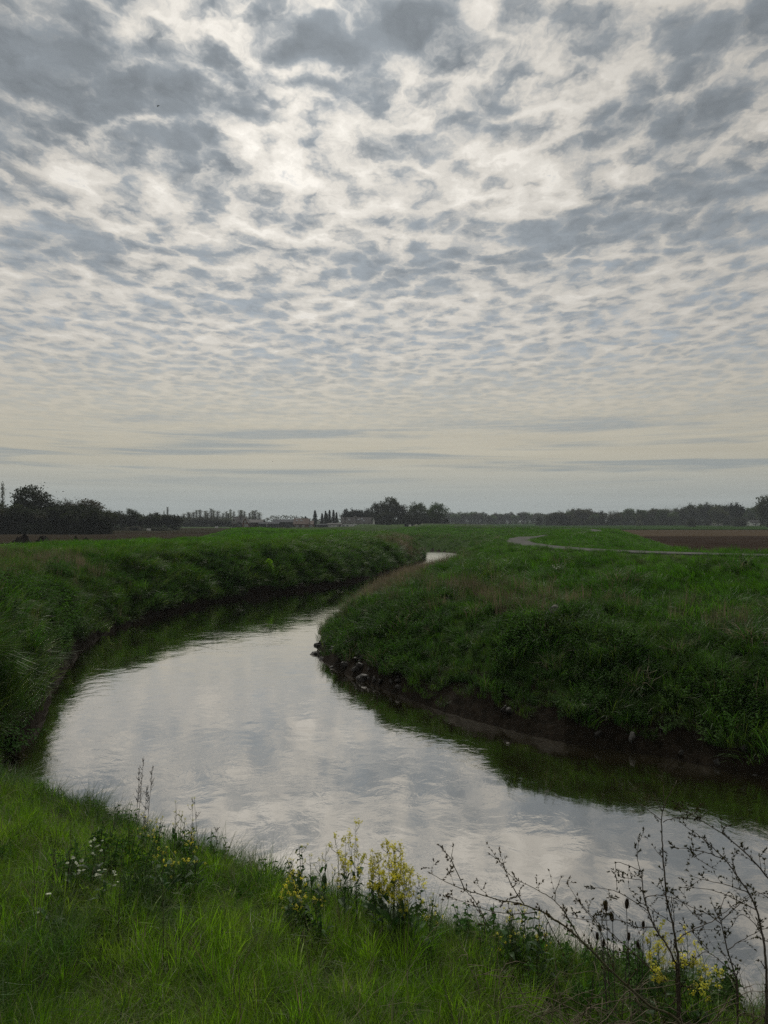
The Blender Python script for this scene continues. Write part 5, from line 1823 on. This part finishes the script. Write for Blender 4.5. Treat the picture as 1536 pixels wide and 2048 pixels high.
# heaps of dark soil behind the dike
SOIL = mat_plain('dark_soil', (0.014, 0.011, 0.010), (0.034, 0.026, 0.022), 3, .95, 1.0, .15)
for px, w, top, lab in [(47, 44, 1072, 'tall heap of black soil with a steep flank behind the dike'), (86, 38, 1074, 'broad heap of black soil beside the tallest heap'), (152, 18, 1075, 'small brown heap of soil apart from the black heaps'), (172, 22, 1076, 'low brown heap of soil at the end of the row')]:
    d = 84.0
    x = (px - 768) / FPX * d; W = w / FPX * d
    Ht = CAM_H + (HOR - top) / FPX * d - gz(x, d)
    g = random.Random(px); v, f = [], []
    n, m_ = 22, 9
    for i in range(m_ + 1):
        t = i / m_
        for k in range(n):
            a = 6.283 * k / n
            r = W * .72 * t ** .8 * (1 + .18 * math.sin(a * 3 + px) + g.gauss(0, .05))
            v.append((math.cos(a) * r * 1.0, math.sin(a) * r, Ht * (1 - t ** 1.6) * (1 + g.gauss(0, .06)) - .1 * t))
    for i in range(m_):
        for k in range(n):
            f.append((i * n + k, i * n + (k + 1) % n, (i + 1) * n + (k + 1) % n, (i + 1) * n + k))
    o = add('soil_heap', mesh_from('soil_heap', v, f, SOIL), None, (x, d, gz(x, d)))
    tag(o, lab, 'soil heap', 'soil heaps behind the dike')

# birds
def bird(px, py, d, span, flap, lab, rz):
    root = empty('bird', at(px, py, d), rz)
    mb = MB(); mb.tube([(0, -.22, 0), (0, -.12, .01), (0, .05, .02), (0, .2, 0), (0, .27, -.01)], [.015, .055, .065, .04, .01], 6); mb.build('body', BARK, root, True)
    for s in (-1, 1):
        mb = MB()
        mb.face([(0, -.07, .02), (0, .1, .02), (s * span * .45, .12, .02 + flap), (s * span * .5, -.02, .02 + flap)])
        mb.face([(s * span * .45, .12, .02 + flap), (s * span, .0, .02 + flap * .6), (s * span * .95, -.06, .02 + flap * .6), (s * span * .5, -.02, .02 + flap)])
        mb.build('wing', BARK, root)
    mb = MB(); mb.face([(-.05, -.2, 0), (.05, -.2, 0), (.09, -.36, 0), (-.09, -.36, 0)]); mb.build('tail', BARK, root)
    tag(root, lab, 'bird', 'birds in flight')


bird(113, 984, 140, .22, .16, 'dark bird flying over the wood with raised wings', .4)
bird(126, 983, 150, .34, .05, 'dark bird gliding over the wood with flat wings', 1.2)
bird(545, 923, 160, .24, .10, 'tiny bird alone in the hazy sky above the farm', .2)
bird(313, 207, 110, .20, .10, 'tiny bird high up before the dark cloud', .8)

# ------------------------------------------------------------------ the hazy air over the plain
m, nt, out = new_mat('hazy_air')
vol = nt.nodes.new('ShaderNodeVolumePrincipled')
vol.inputs['Color'].default_value = (0.80, 0.88, 0.95, 1)
vol.inputs['Density'].default_value = 0.00018
vol.inputs['Anisotropy'].default_value = 0.2
nt.links.new(vol.outputs[0], out.inputs['Volume'])
mb = MB(); mb.box(-2700, 2700, -500, 2700, -4.0, 70.0)
hz = mb.build('haze', m)
tag(hz, 'thin pale haze over the plain', 'haze', kind='stuff')
